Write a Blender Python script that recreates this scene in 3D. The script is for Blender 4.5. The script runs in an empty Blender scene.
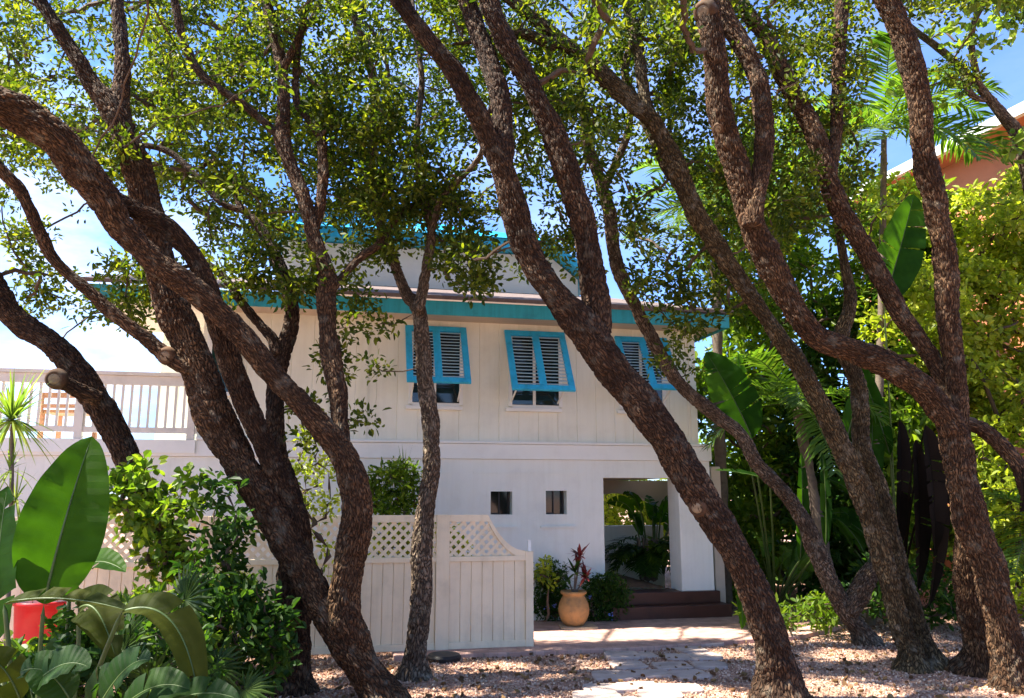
import bpy, math, random
import numpy as np
from mathutils import Vector, Matrix

R = math.radians
SC = bpy.context.scene
COL = SC.collection

# ------------------------------------------------------------------ camera
H = 1.7
PITCH = R(10.3)
FPX, CX, CY = 800.0, 512.0, 349.0
cam_d = bpy.data.cameras.new('camera')
cam_d.sensor_width = 36.0
cam_d.lens = FPX / 1024 * 36
cam_d.clip_end = 3000
cam = bpy.data.objects.new('camera', cam_d)
cam.location = (0, 0, H)
cam.rotation_euler = (R(90) + PITCH, 0, 0)
COL.objects.link(cam)
SC.camera = cam

# ------------------------------------------------------------------ light
SUN_EL = R(57)
SUN_AZ = R(-96)          # from +Y, clockwise positive
world = bpy.data.worlds.new('World')
SC.world = world
world.use_nodes = True
wt = world.node_tree
for n in list(wt.nodes):
    wt.nodes.remove(n)
wo = wt.nodes.new('ShaderNodeOutputWorld')
wb = wt.nodes.new('ShaderNodeBackground')
wb.inputs['Strength'].default_value = 0.10
sky = wt.nodes.new('ShaderNodeTexSky')
sky.sky_type = 'NISHITA'
sky.sun_disc = False
sky.sun_elevation = SUN_EL
sky.sun_rotation = SUN_AZ
sky.air_density = 1.0
sky.dust_density = 0.7
sky.ozone_density = 2.5
tc = wt.nodes.new('ShaderNodeTexCoord')
mp = wt.nodes.new('ShaderNodeMapping')
mp.inputs['Scale'].default_value = (1.2, 1.2, 3.2)
mp.inputs['Location'].default_value = (0.35, 0.1, 0.0)
nz = wt.nodes.new('ShaderNodeTexNoise')
nz.inputs['Scale'].default_value = 2.2
nz.inputs['Detail'].default_value = 8
nz.inputs['Roughness'].default_value = 0.6
rp = wt.nodes.new('ShaderNodeValToRGB')
rp.color_ramp.elements[0].position = 0.40
rp.color_ramp.elements[0].color = (0, 0, 0, 1)
rp.color_ramp.elements[1].position = 0.66
rp.color_ramp.elements[1].color = (0.75, 0.75, 0.75, 1)
tint = wt.nodes.new('ShaderNodeMix')
tint.data_type = 'RGBA'
tint.blend_type = 'MULTIPLY'
tint.inputs[0].default_value = 1.0
tint.inputs[7].default_value = (0.50, 0.69, 1.05, 1)
mx = wt.nodes.new('ShaderNodeMix')
mx.data_type = 'RGBA'
mx.inputs[7].default_value = (5.6, 5.7, 6.0, 1)
wl = wt.links.new
wl(tc.outputs['Generated'], mp.inputs['Vector'])
wl(mp.outputs['Vector'], nz.inputs['Vector'])
wl(nz.outputs['Fac'], rp.inputs['Fac'])
wl(sky.outputs['Color'], tint.inputs[6])
wl(tint.outputs[2], mx.inputs[6])
# clouds and glare gather on the sun's side (left)
sxyz = wt.nodes.new('ShaderNodeSeparateXYZ')
wl(tc.outputs['Generated'], sxyz.inputs[0])
mr = wt.nodes.new('ShaderNodeMapRange')
mr.inputs['From Min'].default_value = 0.25
mr.inputs['From Max'].default_value = -0.45
mr.inputs['To Min'].default_value = 0.12
mr.inputs['To Max'].default_value = 0.9
wl(sxyz.outputs['X'], mr.inputs['Value'])
mu = wt.nodes.new('ShaderNodeMath'); mu.operation = 'MULTIPLY'; mu.use_clamp = True
wl(rp.outputs['Color'], mu.inputs[0]); wl(mr.outputs['Result'], mu.inputs[1])
wl(mu.outputs[0], mx.inputs[0])
wl(mx.outputs[2], wb.inputs['Color'])
wl(wb.outputs['Background'], wo.inputs['Surface'])

sun_d = bpy.data.lights.new('sun', 'SUN')
sun_d.energy = 5.0
sun_d.angle = R(0.5)
sun_d.color = (1.0, 0.93, 0.82)
sun = bpy.data.objects.new('sun', sun_d)
sv = Vector((math.sin(SUN_AZ) * math.cos(SUN_EL), math.cos(SUN_AZ) * math.cos(SUN_EL), math.sin(SUN_EL)))
sun.rotation_euler = sv.to_track_quat('Z', 'Y').to_euler()
sun.location = (-20, 5, 30)
COL.objects.link(sun)

SC.view_settings.view_transform = 'Standard'
SC.view_settings.look = 'None'
SC.view_settings.exposure = 1.98
SC.view_settings.gamma = 1.0
SC.view_settings.use_curve_mapping = False
SC.render.engine = 'CYCLES'
SC.cycles.max_bounces = 8
SC.cycles.diffuse_bounces = 4
SC.cycles.transmission_bounces = 4
SC.cycles.use_denoising = True

# ------------------------------------------------------------------ geometry helpers
def ray(u, v):
    x, y = (u - CX) / FPX, (CY - v) / FPX
    cp, sp = math.cos(PITCH), math.sin(PITCH)
    return Vector((x, cp - y * sp, sp + y * cp))

def P(u, v, Y):
    d = ray(u, v)
    t = Y / d.y
    return Vector((d.x * t, Y, H + d.z * t))

def depth(u, v, Y):
    return Y / ray(u, v).y

def G(u, v, z=0.0):
    d = ray(u, v)
    t = (z - H) / d.z
    return Vector((d.x * t, d.y * t, z))

def build(name, V, faces, mats, parent=None, uv=None, smooth=True):
    """V (n,3); faces: list of (array (m,k), material index)."""
    me = bpy.data.meshes.new(name)
    V = np.asarray(V, dtype=np.float32)
    faces = [(np.asarray(f, dtype=np.int32), mi) for f, mi in faces if len(f)]
    nl = sum(f.size for f, _ in faces)
    npol = sum(len(f) for f, _ in faces)
    me.vertices.add(len(V))
    me.vertices.foreach_set('co', V.ravel())
    me.loops.add(nl)
    me.loops.foreach_set('vertex_index', np.concatenate([f.ravel() for f, _ in faces]))
    me.polygons.add(npol)
    st, mi_all, o = [], [], 0
    for f, mi in faces:
        k = f.shape[1]
        st.append(o + np.arange(len(f), dtype=np.int32) * k)
        mi_all.append(np.full(len(f), mi, dtype=np.int32))
        o += f.size
    me.polygons.foreach_set('loop_start', np.concatenate(st))
    me.polygons.foreach_set('material_index', np.concatenate(mi_all))
    me.polygons.foreach_set('use_smooth', np.full(npol, bool(smooth)))
    if uv is not None:
        l = me.uv_layers.new(name='UVMap')
        l.data.foreach_set('uv', np.asarray(uv, dtype=np.float32).ravel())
    for m in (mats if isinstance(mats, (list, tuple)) else [mats]):
        me.materials.append(m)
    me.update(calc_edges=True)
    me.validate()
    o = bpy.data.objects.new(name, me)
    COL.objects.link(o)
    if parent is not None:
        o.parent = parent
    return o

class MB:
    """collects boxes, tubes, polygons into one mesh (flat shaded)."""
    def __init__(s):
        s.v, s.q, s.m = [], [], []
    def add(s, verts, faces, mi=0):
        b = len(s.v)
        s.v += [tuple(p) for p in verts]
        for f in faces:
            s.q.append([b + i for i in f])
            s.m.append(mi)
    def box(s, x0, x1, y0, y1, z0, z1, mi=0, M=None):
        vs = [Vector((x, y, z)) for x in (x0, x1) for y in (y0, y1) for z in (z0, z1)]
        if M is not None:
            vs = [M @ p for p in vs]
        s.add(vs, [(0, 1, 3, 2), (4, 6, 7, 5), (0, 4, 5, 1), (2, 3, 7, 6), (0, 2, 6, 4), (1, 5, 7, 3)], mi)
    def bar(s, a, b, w, t, up=(0, 0, 1), mi=0):
        a, b = Vector(a), Vector(b)
        d = (b - a).normalized()
        sd = d.cross(Vector(up)).normalized()
        n = sd.cross(d).normalized()
        vs = []
        for p in (a, b):
            for i, j in ((-1, -1), (1, -1), (1, 1), (-1, 1)):
                vs.append(p + sd * i * w / 2 + n * j * t / 2)
        s.add(vs, [(3, 2, 1, 0), (4, 5, 6, 7), (0, 1, 5, 4), (1, 2, 6, 5), (2, 3, 7, 6), (3, 0, 4, 7)], mi)
    def lathe(s, prof, c=(0, 0, 0), n=32, mi=0, M=None):
        vs = []
        for r, z in prof:
            for k in range(n):
                a = 2 * math.pi * k / n
                p = Vector((c[0] + r * math.cos(a), c[1] + r * math.sin(a), c[2] + z))
                vs.append(M @ p if M is not None else p)
        fs = []
        for i in range(len(prof) - 1):
            for k in range(n):
                k2 = (k + 1) % n
                fs.append((i * n + k, i * n + k2, (i + 1) * n + k2, (i + 1) * n + k))
        fs.append(tuple(range(n))[::-1])
        fs.append(tuple((len(prof) - 1) * n + k for k in range(n)))
        s.add(vs, fs, mi)
    def prism(s, poly, ext, mi=0):
        """polygon (list of Vector) extruded by vector ext."""
        n = len(poly)
        e = Vector(ext)
        vs = [Vector(p) for p in poly] + [Vector(p) + e for p in poly]
        fs = [tuple(range(n))[::-1], tuple(range(n, 2 * n))]
        for i in range(n):
            j = (i + 1) % n
            fs.append((i, j, n + j, n + i))
        s.add(vs, fs, mi)
    def make(s, name, mats, parent=None, smooth=False, bevel=0.0):
        me = bpy.data.meshes.new(name)
        me.from_pydata(s.v, [], s.q)
        for m in (mats if isinstance(mats, (list, tuple)) else [mats]):
            me.materials.append(m)
        me.polygons.foreach_set('material_index', s.m)
        me.polygons.foreach_set('use_smooth', [smooth] * len(s.q))
        me.update()
        o = bpy.data.objects.new(name, me)
        COL.objects.link(o)
        if parent is not None:
            o.parent = parent
        if bevel:
            b = o.modifiers.new('bevel', 'BEVEL')
            b.width = bevel
            b.segments = 2
            b.limit_method = 'ANGLE'
        return o

def tag(o, label=None, cat=None, group=None, kind=None):
    if label: o['label'] = label
    if cat: o['category'] = cat
    if group: o['group'] = group
    if kind: o['kind'] = kind
    return o

def empty(name, loc=(0, 0, 0), rz=0.0):
    o = bpy.data.objects.new(name, None)
    o.empty_display_size = 0.2
    o.location = loc
    o.rotation_euler = (0, 0, rz)
    COL.objects.link(o)
    return o

# ------------------------------------------------------------------ materials
def srgb(r, g, b):
    f = lambda c: (c / 255 / 12.92) if c / 255 <= 0.04045 else ((c / 255 + 0.055) / 1.055) ** 2.4
    return (f(r), f(g), f(b), 1)

def new_mat(name):
    m = bpy.data.materials.new(name)
    m.use_nodes = True
    t = m.node_tree
    for n in list(t.nodes):
        t.nodes.remove(n)
    out = t.nodes.new('ShaderNodeOutputMaterial')
    return m, t, out

def ramp(t, stops):
    r = t.nodes.new('ShaderNodeValToRGB')
    e = r.color_ramp.elements
    while len(e) < len(stops):
        e.new(0.5)
    for i, (p, c) in enumerate(stops):
        e[i].position = p
        e[i].color = c if len(c) == 4 else (*c, 1)
    return r

def painted(name, col, rough=0.55, var=0.12, scale=3.0, bump=0.15, bscale=60, dirt=None, metal=0.0, spec=0.4, streak=0.0):
    """paint / plaster / plain surfaces: slow colour drift, fine bump, optional stains."""
    m, t, out = new_mat(name)
    b = t.nodes.new('ShaderNodeBsdfPrincipled')
    b.inputs['Roughness'].default_value = rough
    b.inputs['Metallic'].default_value = metal
    b.inputs['Specular IOR Level'].default_value = spec
    tcn = t.nodes.new('ShaderNodeTexCoord')
    n = t.nodes.new('ShaderNodeTexNoise')
    n.inputs['Scale'].default_value = scale
    n.inputs['Detail'].default_value = 6
    n.inputs['Roughness'].default_value = 0.65
    c2 = dirt if dirt else tuple(c * (1 - 2 * var) for c in col[:3]) + (1,)
    c3 = tuple(min(1, c * (1 + 0.5 * var)) for c in col[:3]) + (1,)
    r = ramp(t, [(0.28, c2), (0.5, col), (0.75, c3)])
    t.links.new(tcn.outputs['Object'], n.inputs['Vector'])
    t.links.new(n.outputs['Fac'], r.inputs['Fac'])
    t.links.new(r.outputs['Color'], b.inputs['Base Color'])
    if streak:
        mps = t.nodes.new('ShaderNodeMapping')
        mps.inputs['Scale'].default_value = (7.0, 7.0, 0.45)
        nst = t.nodes.new('ShaderNodeTexNoise')
        nst.inputs['Scale'].default_value = 1.6
        nst.inputs['Detail'].default_value = 7
        nst.inputs['Roughness'].default_value = 0.7
        t.links.new(tcn.outputs['Object'], mps.inputs['Vector']); t.links.new(mps.outputs['Vector'], nst.inputs['Vector'])
        rst = ramp(t, [(0.32, (1 - streak, 1 - 1.1 * streak, 1 - 1.35 * streak)), (0.56, (1, 1, 1))])
        t.links.new(nst.outputs['Fac'], rst.inputs['Fac'])
        mst = t.nodes.new('ShaderNodeMix'); mst.data_type = 'RGBA'; mst.blend_type = 'MULTIPLY'
        mst.inputs[0].default_value = 1.0
        t.links.new(r.outputs['Color'], mst.inputs[6]); t.links.new(rst.outputs['Color'], mst.inputs[7])
        t.links.new(mst.outputs[2], b.inputs['Base Color'])
    n2 = t.nodes.new('ShaderNodeTexNoise')
    n2.inputs['Scale'].default_value = bscale
    n2.inputs['Detail'].default_value = 4
    t.links.new(tcn.outputs['Object'], n2.inputs['Vector'])
    bp = t.nodes.new('ShaderNodeBump')
    bp.inputs['Strength'].default_value = bump
    bp.inputs['Distance'].default_value = 0.01
    t.links.new(n2.outputs['Fac'], bp.inputs['Height'])
    t.links.new(bp.outputs['Normal'], b.inputs['Normal'])
    t.links.new(b.outputs['BSDF'], out.inputs['Surface'])
    return m

def leaf_mat(name, c1, c2, c3, trans=0.45, tcol=None, rough=0.45, spec=0.35, veins=None):
    """foliage: colour differs leaf by leaf; some light passes through."""
    m, t, out = new_mat(name)
    g = t.nodes.new('ShaderNodeNewGeometry')
    r = ramp(t, [(0.0, c1), (0.55, c2), (1.0, c3)])
    t.links.new(g.outputs['Random Per Island'], r.inputs['Fac'])
    col = r.outputs['Color']
    tcn = t.nodes.new('ShaderNodeTexCoord')
    n = t.nodes.new('ShaderNodeTexNoise')
    n.inputs['Scale'].default_value = 2.2 if not veins else 7.0
    n.inputs['Detail'].default_value = 4
    t.links.new(tcn.outputs['Object'], n.inputs['Vector'])
    r2 = ramp(t, [(0.3, (0.68, 0.7, 0.62)), (0.7, (1.22, 1.15, 1.1))])
    t.links.new(n.outputs['Fac'], r2.inputs['Fac'])
    mm = t.nodes.new('ShaderNodeMix')
    mm.data_type = 'RGBA'; mm.blend_type = 'MULTIPLY'
    mm.inputs[0].default_value = 1.0
    t.links.new(col, mm.inputs[6]); t.links.new(r2.outputs['Color'], mm.inputs[7])
    col = mm.outputs[2]
    b = t.nodes.new('ShaderNodeBsdfPrincipled')
    b.inputs['Roughness'].default_value = rough
    b.inputs['Specular IOR Level'].default_value = spec
    t.links.new(col, b.inputs['Base Color'])
    if veins:
        w = t.nodes.new('ShaderNodeTexWave')
        w.wave_type = 'BANDS'; w.bands_direction = 'Y'
        w.inputs['Scale'].default_value = veins
        w.inputs['Distortion'].default_value = 0.6
        uvn = t.nodes.new('ShaderNodeUVMap')
        t.links.new(uvn.outputs['UV'], w.inputs['Vector'])
        bp = t.nodes.new('ShaderNodeBump')
        bp.inputs['Strength'].default_value = 0.35
        bp.inputs['Distance'].default_value = 0.006
        t.links.new(w.outputs['Fac'], bp.inputs['Height'])
        t.links.new(bp.outputs['Normal'], b.inputs['Normal'])
    tr = t.nodes.new('ShaderNodeBsdfTranslucent')
    m2 = t.nodes.new('ShaderNodeMix')
    m2.data_type = 'RGBA'; m2.blend_type = 'MULTIPLY'
    m2.inputs[0].default_value = 1.0
    m2.inputs[7].default_value = tcol if tcol else (2.4, 2.5, 0.9, 1)
    t.links.new(col, m2.inputs[6]); t.links.new(m2.outputs[2], tr.inputs['Color'])
    ms = t.nodes.new('ShaderNodeMixShader')
    ms.inputs[0].default_value = trans
    t.links.new(b.outputs['BSDF'], ms.inputs[1]); t.links.new(tr.outputs['BSDF'], ms.inputs[2])
    t.links.new(ms.outputs[0], out.inputs['Surface'])
    return m

def bark_mat(name, dark, mid, light, lichen=0.35):
    m, t, out = new_mat(name)
    uvn = t.nodes.new('ShaderNodeUVMap')
    mpn = t.nodes.new('ShaderNodeMapping')
    mpn.inputs['Scale'].default_value = (1.0, 0.24, 1.0)
    t.links.new(uvn.outputs['UV'], mpn.inputs['Vector'])
    nd = t.nodes.new('ShaderNodeTexNoise')
    nd.inputs['Scale'].default_value = 14
    nd.inputs['Detail'].default_value = 3
    t.links.new(mpn.outputs['Vector'], nd.inputs['Vector'])
    add = t.nodes.new('ShaderNodeMix')
    add.data_type = 'RGBA'; add.blend_type = 'LINEAR_LIGHT'
    add.inputs[0].default_value = 0.06
    t.links.new(mpn.outputs['Vector'], add.inputs[6]); t.links.new(nd.outputs['Color'], add.inputs[7])
    vo = t.nodes.new('ShaderNodeTexVoronoi')
    vo.feature = 'DISTANCE_TO_EDGE'
    vo.inputs['Scale'].default_value = 54
    t.links.new(add.outputs[2], vo.inputs['Vector'])
    rr = ramp(t, [(0.0, (0, 0, 0)), (0.22, (0.75, 0.75, 0.75)), (0.6, (1, 1, 1))])
    t.links.new(vo.outputs['Distance'], rr.inputs['Fac'])
    tcn = t.nodes.new('ShaderNodeTexCoord')
    n1 = t.nodes.new('ShaderNodeTexNoise')
    n1.inputs['Scale'].default_value = 3.2
    n1.inputs['Detail'].default_value = 8
    n1.inputs['Roughness'].default_value = 0.7
    t.links.new(tcn.outputs['Object'], n1.inputs['Vector'])
    cr = ramp(t, [(0.3, dark), (0.5, mid), (0.72, light)])
    t.links.new(n1.outputs['Fac'], cr.inputs['Fac'])
    # furrow bottoms are the darker inner bark
    m1 = t.nodes.new('ShaderNodeMix')
    m1.data_type = 'RGBA'
    m1.inputs[6].default_value = tuple(0.45 * c for c in dark[:3]) + (1,)
    t.links.new(rr.outputs['Color'], m1.inputs[0]); t.links.new(cr.outputs['Color'], m1.inputs[7])
    ns = t.nodes.new('ShaderNodeTexNoise')
    ns.inputs['Scale'].default_value = 110
    ns.inputs['Detail'].default_value = 3
    ms_ = t.nodes.new('ShaderNodeMapping')
    ms_.inputs['Scale'].default_value = (1.0, 0.16, 1.0)
    t.links.new(uvn.outputs['UV'], ms_.inputs['Vector']); t.links.new(ms_.outputs['Vector'], ns.inputs['Vector'])
    rs_ = ramp(t, [(0.3, (0.74, 0.72, 0.7)), (0.7, (1.2, 1.2, 1.2))])
    t.links.new(ns.outputs['Fac'], rs_.inputs['Fac'])
    mst = t.nodes.new('ShaderNodeMix'); mst.data_type = 'RGBA'; mst.blend_type = 'MULTIPLY'
    mst.inputs[0].default_value = 1.0
    t.links.new(m1.outputs[2], mst.inputs[6]); t.links.new(rs_.outputs['Color'], mst.inputs[7])
    m1 = mst
    # pale lichen
    n3 = t.nodes.new('ShaderNodeTexNoise')
    n3.inputs['Scale'].default_value = 9
    n3.inputs['Detail'].default_value = 5
    t.links.new(tcn.outputs['Object'], n3.inputs['Vector'])
    lr = ramp(t, [(0.56, (0, 0, 0)), (0.72, (lichen, lichen, lichen))])
    t.links.new(n3.outputs['Fac'], lr.inputs['Fac'])
    m2 = t.nodes.new('ShaderNodeMix')
    m2.data_type = 'RGBA'
    m2.inputs[7].default_value = (0.30, 0.27, 0.2, 1)
    t.links.new(lr.outputs['Color'], m2.inputs[0]); t.links.new(m1.outputs[2], m2.inputs[6])
    b = t.nodes.new('ShaderNodeBsdfPrincipled')
    b.inputs['Roughness'].default_value = 0.85
    b.inputs['Specular IOR Level'].default_value = 0.2
    t.links.new(m2.outputs[2], b.inputs['Base Color'])
    n4 = t.nodes.new('ShaderNodeTexNoise')
    n4.inputs['Scale'].default_value = 70
    n4.inputs['Detail'].default_value = 5
    t.links.new(mpn.outputs['Vector'], n4.inputs['Vector'])
    ma = t.nodes.new('ShaderNodeMath'); ma.operation = 'MULTIPLY_ADD'
    ma.inputs[1].default_value = 0.5
    t.links.new(n4.outputs['Fac'], ma.inputs[0]); t.links.new(rr.outputs['Color'], ma.inputs[2])
    bp = t.nodes.new('ShaderNodeBump')
    bp.inputs['Strength'].default_value = 0.9
    bp.inputs['Distance'].default_value = 0.02
    t.links.new(ma.outputs[0], bp.inputs['Height'])
    t.links.new(bp.outputs['Normal'], b.inputs['Normal'])
    t.links.new(b.outputs['BSDF'], out.inputs['Surface'])
    return m

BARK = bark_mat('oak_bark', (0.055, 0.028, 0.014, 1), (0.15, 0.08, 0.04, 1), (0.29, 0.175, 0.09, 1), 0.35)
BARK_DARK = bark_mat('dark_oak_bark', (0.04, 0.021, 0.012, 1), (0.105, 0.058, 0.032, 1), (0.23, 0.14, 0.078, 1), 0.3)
BARK_MOSS = bark_mat('mossy_oak_bark', (0.065, 0.044, 0.02, 1), (0.175, 0.122, 0.06, 1), (0.32, 0.245, 0.13, 1), 0.5)
BARK_GREY = bark_mat('grey_oak_bark', (0.09, 0.06, 0.038, 1), (0.23, 0.165, 0.11, 1), (0.40, 0.315, 0.225, 1), 0.45)
CUTWOOD = painted('cut_wood', (0.24, 0.17, 0.10, 1), 0.8, 0.25, 25, 0.5, 90)
TWIG = painted('twig_bark', (0.085, 0.055, 0.035, 1), 0.85, 0.25, 12, 0.3, 80)
OAK = leaf_mat('oak_leaf', (0.022, 0.044, 0.006), (0.058, 0.088, 0.011), (0.16, 0.18, 0.022), 0.5, (2.6, 2.6, 0.7, 1), 0.5, 0.25)
GRAPE = leaf_mat('sea_grape_leaf', (0.08, 0.14, 0.02), (0.13, 0.2, 0.03), (0.2, 0.24, 0.05), 0.5)
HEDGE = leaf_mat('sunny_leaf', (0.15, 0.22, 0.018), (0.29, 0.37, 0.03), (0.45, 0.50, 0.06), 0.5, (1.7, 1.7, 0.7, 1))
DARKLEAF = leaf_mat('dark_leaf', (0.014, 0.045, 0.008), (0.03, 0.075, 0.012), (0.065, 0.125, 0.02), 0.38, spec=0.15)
MIDLEAF = leaf_mat('mid_leaf', (0.045, 0.09, 0.01), (0.09, 0.16, 0.014), (0.17, 0.23, 0.025), 0.46, spec=0.25)
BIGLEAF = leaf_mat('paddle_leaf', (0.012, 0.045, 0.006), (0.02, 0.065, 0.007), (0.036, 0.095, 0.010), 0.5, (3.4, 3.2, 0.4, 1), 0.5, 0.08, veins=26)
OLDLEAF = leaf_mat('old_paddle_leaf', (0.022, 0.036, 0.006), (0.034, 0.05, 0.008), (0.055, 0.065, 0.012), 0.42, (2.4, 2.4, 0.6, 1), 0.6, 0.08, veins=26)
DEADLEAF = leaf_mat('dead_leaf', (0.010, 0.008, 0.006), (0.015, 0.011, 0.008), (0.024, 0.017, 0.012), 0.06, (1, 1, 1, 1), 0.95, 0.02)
SUNPADDLE = leaf_mat('sunlit_toned_paddle_leaf', (0.06, 0.15, 0.02), (0.09, 0.19, 0.025), (0.14, 0.24, 0.04), 0.45, (2.0, 2.0, 0.6, 1), 0.4, 0.3, veins=26)  # lighter copy of the paddle leaf, sunlight put into its greens
LOWLEAF = leaf_mat('shade_toned_paddle_leaf', (0.010, 0.034, 0.008), (0.016, 0.048, 0.01), (0.03, 0.07, 0.014), 0.38, (2.6, 2.6, 0.6, 1), 0.5, 0.15, veins=26)  # darker copy of the paddle leaf for low plants, shade put into the colour
STALK = painted('green_stalk', (0.06, 0.10, 0.02, 1), 0.5, 0.2, 8, 0.2, 40)
PALMLEAF = leaf_mat('palm_leaflet', (0.045, 0.10, 0.014), (0.075, 0.145, 0.02), (0.13, 0.2, 0.03), 0.42, rough=0.4, spec=0.25)
FANLEAF = leaf_mat('fan_palm_blade', (0.022, 0.05, 0.012), (0.035, 0.07, 0.015), (0.06, 0.10, 0.02), 0.25, (1.6, 1.7, 0.8, 1), 0.45, 0.15)
SPIKE = leaf_mat('dracaena_leaf', (0.08, 0.15, 0.03), (0.14, 0.22, 0.04), (0.24, 0.30, 0.08), 0.4)
REDLEAF = leaf_mat('red_cordyline_leaf', (0.10, 0.015, 0.02), (0.2, 0.03, 0.035), (0.26, 0.07, 0.06), 0.35, (1.6, 1.0, 1.0, 1))
PALMTRUNK = painted('palm_trunk', (0.14, 0.105, 0.075, 1), 0.85, 0.25, 14, 0.5, 50)
WALL = painted('cream_siding', (0.80, 0.80, 0.685, 1), 0.6, 0.07, 1.3, 0.06, 90, spec=0.3, streak=0.06)
STUCCO = painted('cream_stucco', (0.785, 0.80, 0.735, 1), 0.8, 0.07, 1.1, 0.2, 140, spec=0.2, streak=0.05)
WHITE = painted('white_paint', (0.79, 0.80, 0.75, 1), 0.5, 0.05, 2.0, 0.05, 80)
FENCEP = painted('fence_paint', (0.82, 0.69, 0.48, 1), 0.6, 0.10, 2.2, 0.12, 60, streak=0.08)
TURQ = painted('turquoise_paint', (0.03, 0.46, 0.76, 1), 0.5, 0.14, 5.0, 0.08, 70, streak=0.18)
TURQF = painted('teal_fascia_paint', (0.03, 0.37, 0.46, 1), 0.55, 0.14, 3.0, 0.06, 70, streak=0.2)
SLATP = painted('pale_blue_slat_paint', (0.34, 0.50, 0.58, 1), 0.5, 0.06, 3, 0.05, 70)
METALROOF = painted('blue_roof_metal', (0.03, 0.36, 0.58, 1), 0.4, 0.06, 1.0, 0.03, 30)
SHINGLE = painted('brown_shingle', (0.16, 0.12, 0.11, 1), 0.9, 0.25, 9, 0.8, 30)
SOFFIT = painted('soffit_paint', (0.55, 0.46, 0.36, 1), 0.7, 0.06, 2, 0.05, 60)
GLASS = painted('dark_window_glass', (0.012, 0.018, 0.016, 1), 0.06, 0.1, 1, 0.0, 10, spec=0.6)
STEPM = painted('dark_red_step_paint', (0.07, 0.024, 0.014, 1), 0.45, 0.18, 5, 0.12, 50)
TERRA = painted('terracotta_pot', (0.37, 0.21, 0.085, 1), 0.85, 0.3, 11, 0.7, 38, dirt=(0.20, 0.14, 0.075, 1), spec=0.2)
ORANGE = painted('orange_stucco', (0.52, 0.19, 0.085, 1), 0.85, 0.1, 2, 0.3, 80)
SOIL = painted('planter_mulch', (0.20, 0.12, 0.075, 1), 0.95, 0.3, 14, 0.9, 60)
DARKPLASTIC = painted('dark_plastic', (0.025, 0.02, 0.018, 1), 0.5, 0.15, 6, 0.1, 60)
REDPAINT = painted('red_plastic', (0.60, 0.02, 0.025, 1), 0.35, 0.06, 3, 0.03, 30)
WOODCHAIR = painted('orange_wood', (0.40, 0.19, 0.09, 1), 0.6, 0.15, 8, 0.2, 50)
STONE = painted('grey_stone', (0.30, 0.27, 0.25, 1), 0.9, 0.2, 12, 0.5, 40)

def ground_mat():
    m, t, out = new_mat('shell_mulch')
    tcn = t.nodes.new('ShaderNodeTexCoord')
    vo = t.nodes.new('ShaderNodeTexVoronoi')
    vo.inputs['Scale'].default_value = 34
    t.links.new(tcn.outputs['Object'], vo.inputs['Vector'])
    cr = ramp(t, [(0.0, (0.26, 0.145, 0.10)), (0.4, (0.40, 0.25, 0.185)), (0.8, (0.52, 0.35, 0.265)), (1.0, (0.62, 0.47, 0.37))])
    sx = t.nodes.new('ShaderNodeSeparateColor')
    t.links.new(vo.outputs['Color'], sx.inputs[0]); t.links.new(sx.outputs[0], cr.inputs['Fac'])
    n = t.nodes.new('ShaderNodeTexNoise')
    n.inputs['Scale'].default_value = 1.2
    n.inputs['Detail'].default_value = 6
    t.links.new(tcn.outputs['Object'], n.inputs['Vector'])
    r2 = ramp(t, [(0.3, (0.62, 0.58, 0.55)), (0.65, (1.1, 1.08, 1.05))])
    t.links.new(n.outputs['Fac'], r2.inputs['Fac'])
    mm = t.nodes.new('ShaderNodeMix'); mm.data_type = 'RGBA'; mm.blend_type = 'MULTIPLY'
    mm.inputs[0].default_value = 1
    t.links.new(cr.outputs['Color'], mm.inputs[6]); t.links.new(r2.outputs['Color'], mm.inputs[7])
    b = t.nodes.new('ShaderNodeBsdfPrincipled')
    b.inputs['Roughness'].default_value = 0.95
    b.inputs['Specular IOR Level'].default_value = 0.1
    t.links.new(mm.outputs[2], b.inputs['Base Color'])
    bp = t.nodes.new('ShaderNodeBump')
    bp.inputs['Strength'].default_value = 1.0
    bp.inputs['Distance'].default_value = 0.03
    t.links.new(vo.outputs['Distance'], bp.inputs['Height'])
    t.links.new(bp.outputs['Normal'], b.inputs['Normal'])
    t.links.new(b.outputs['BSDF'], out.inputs['Surface'])
    return m

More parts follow.
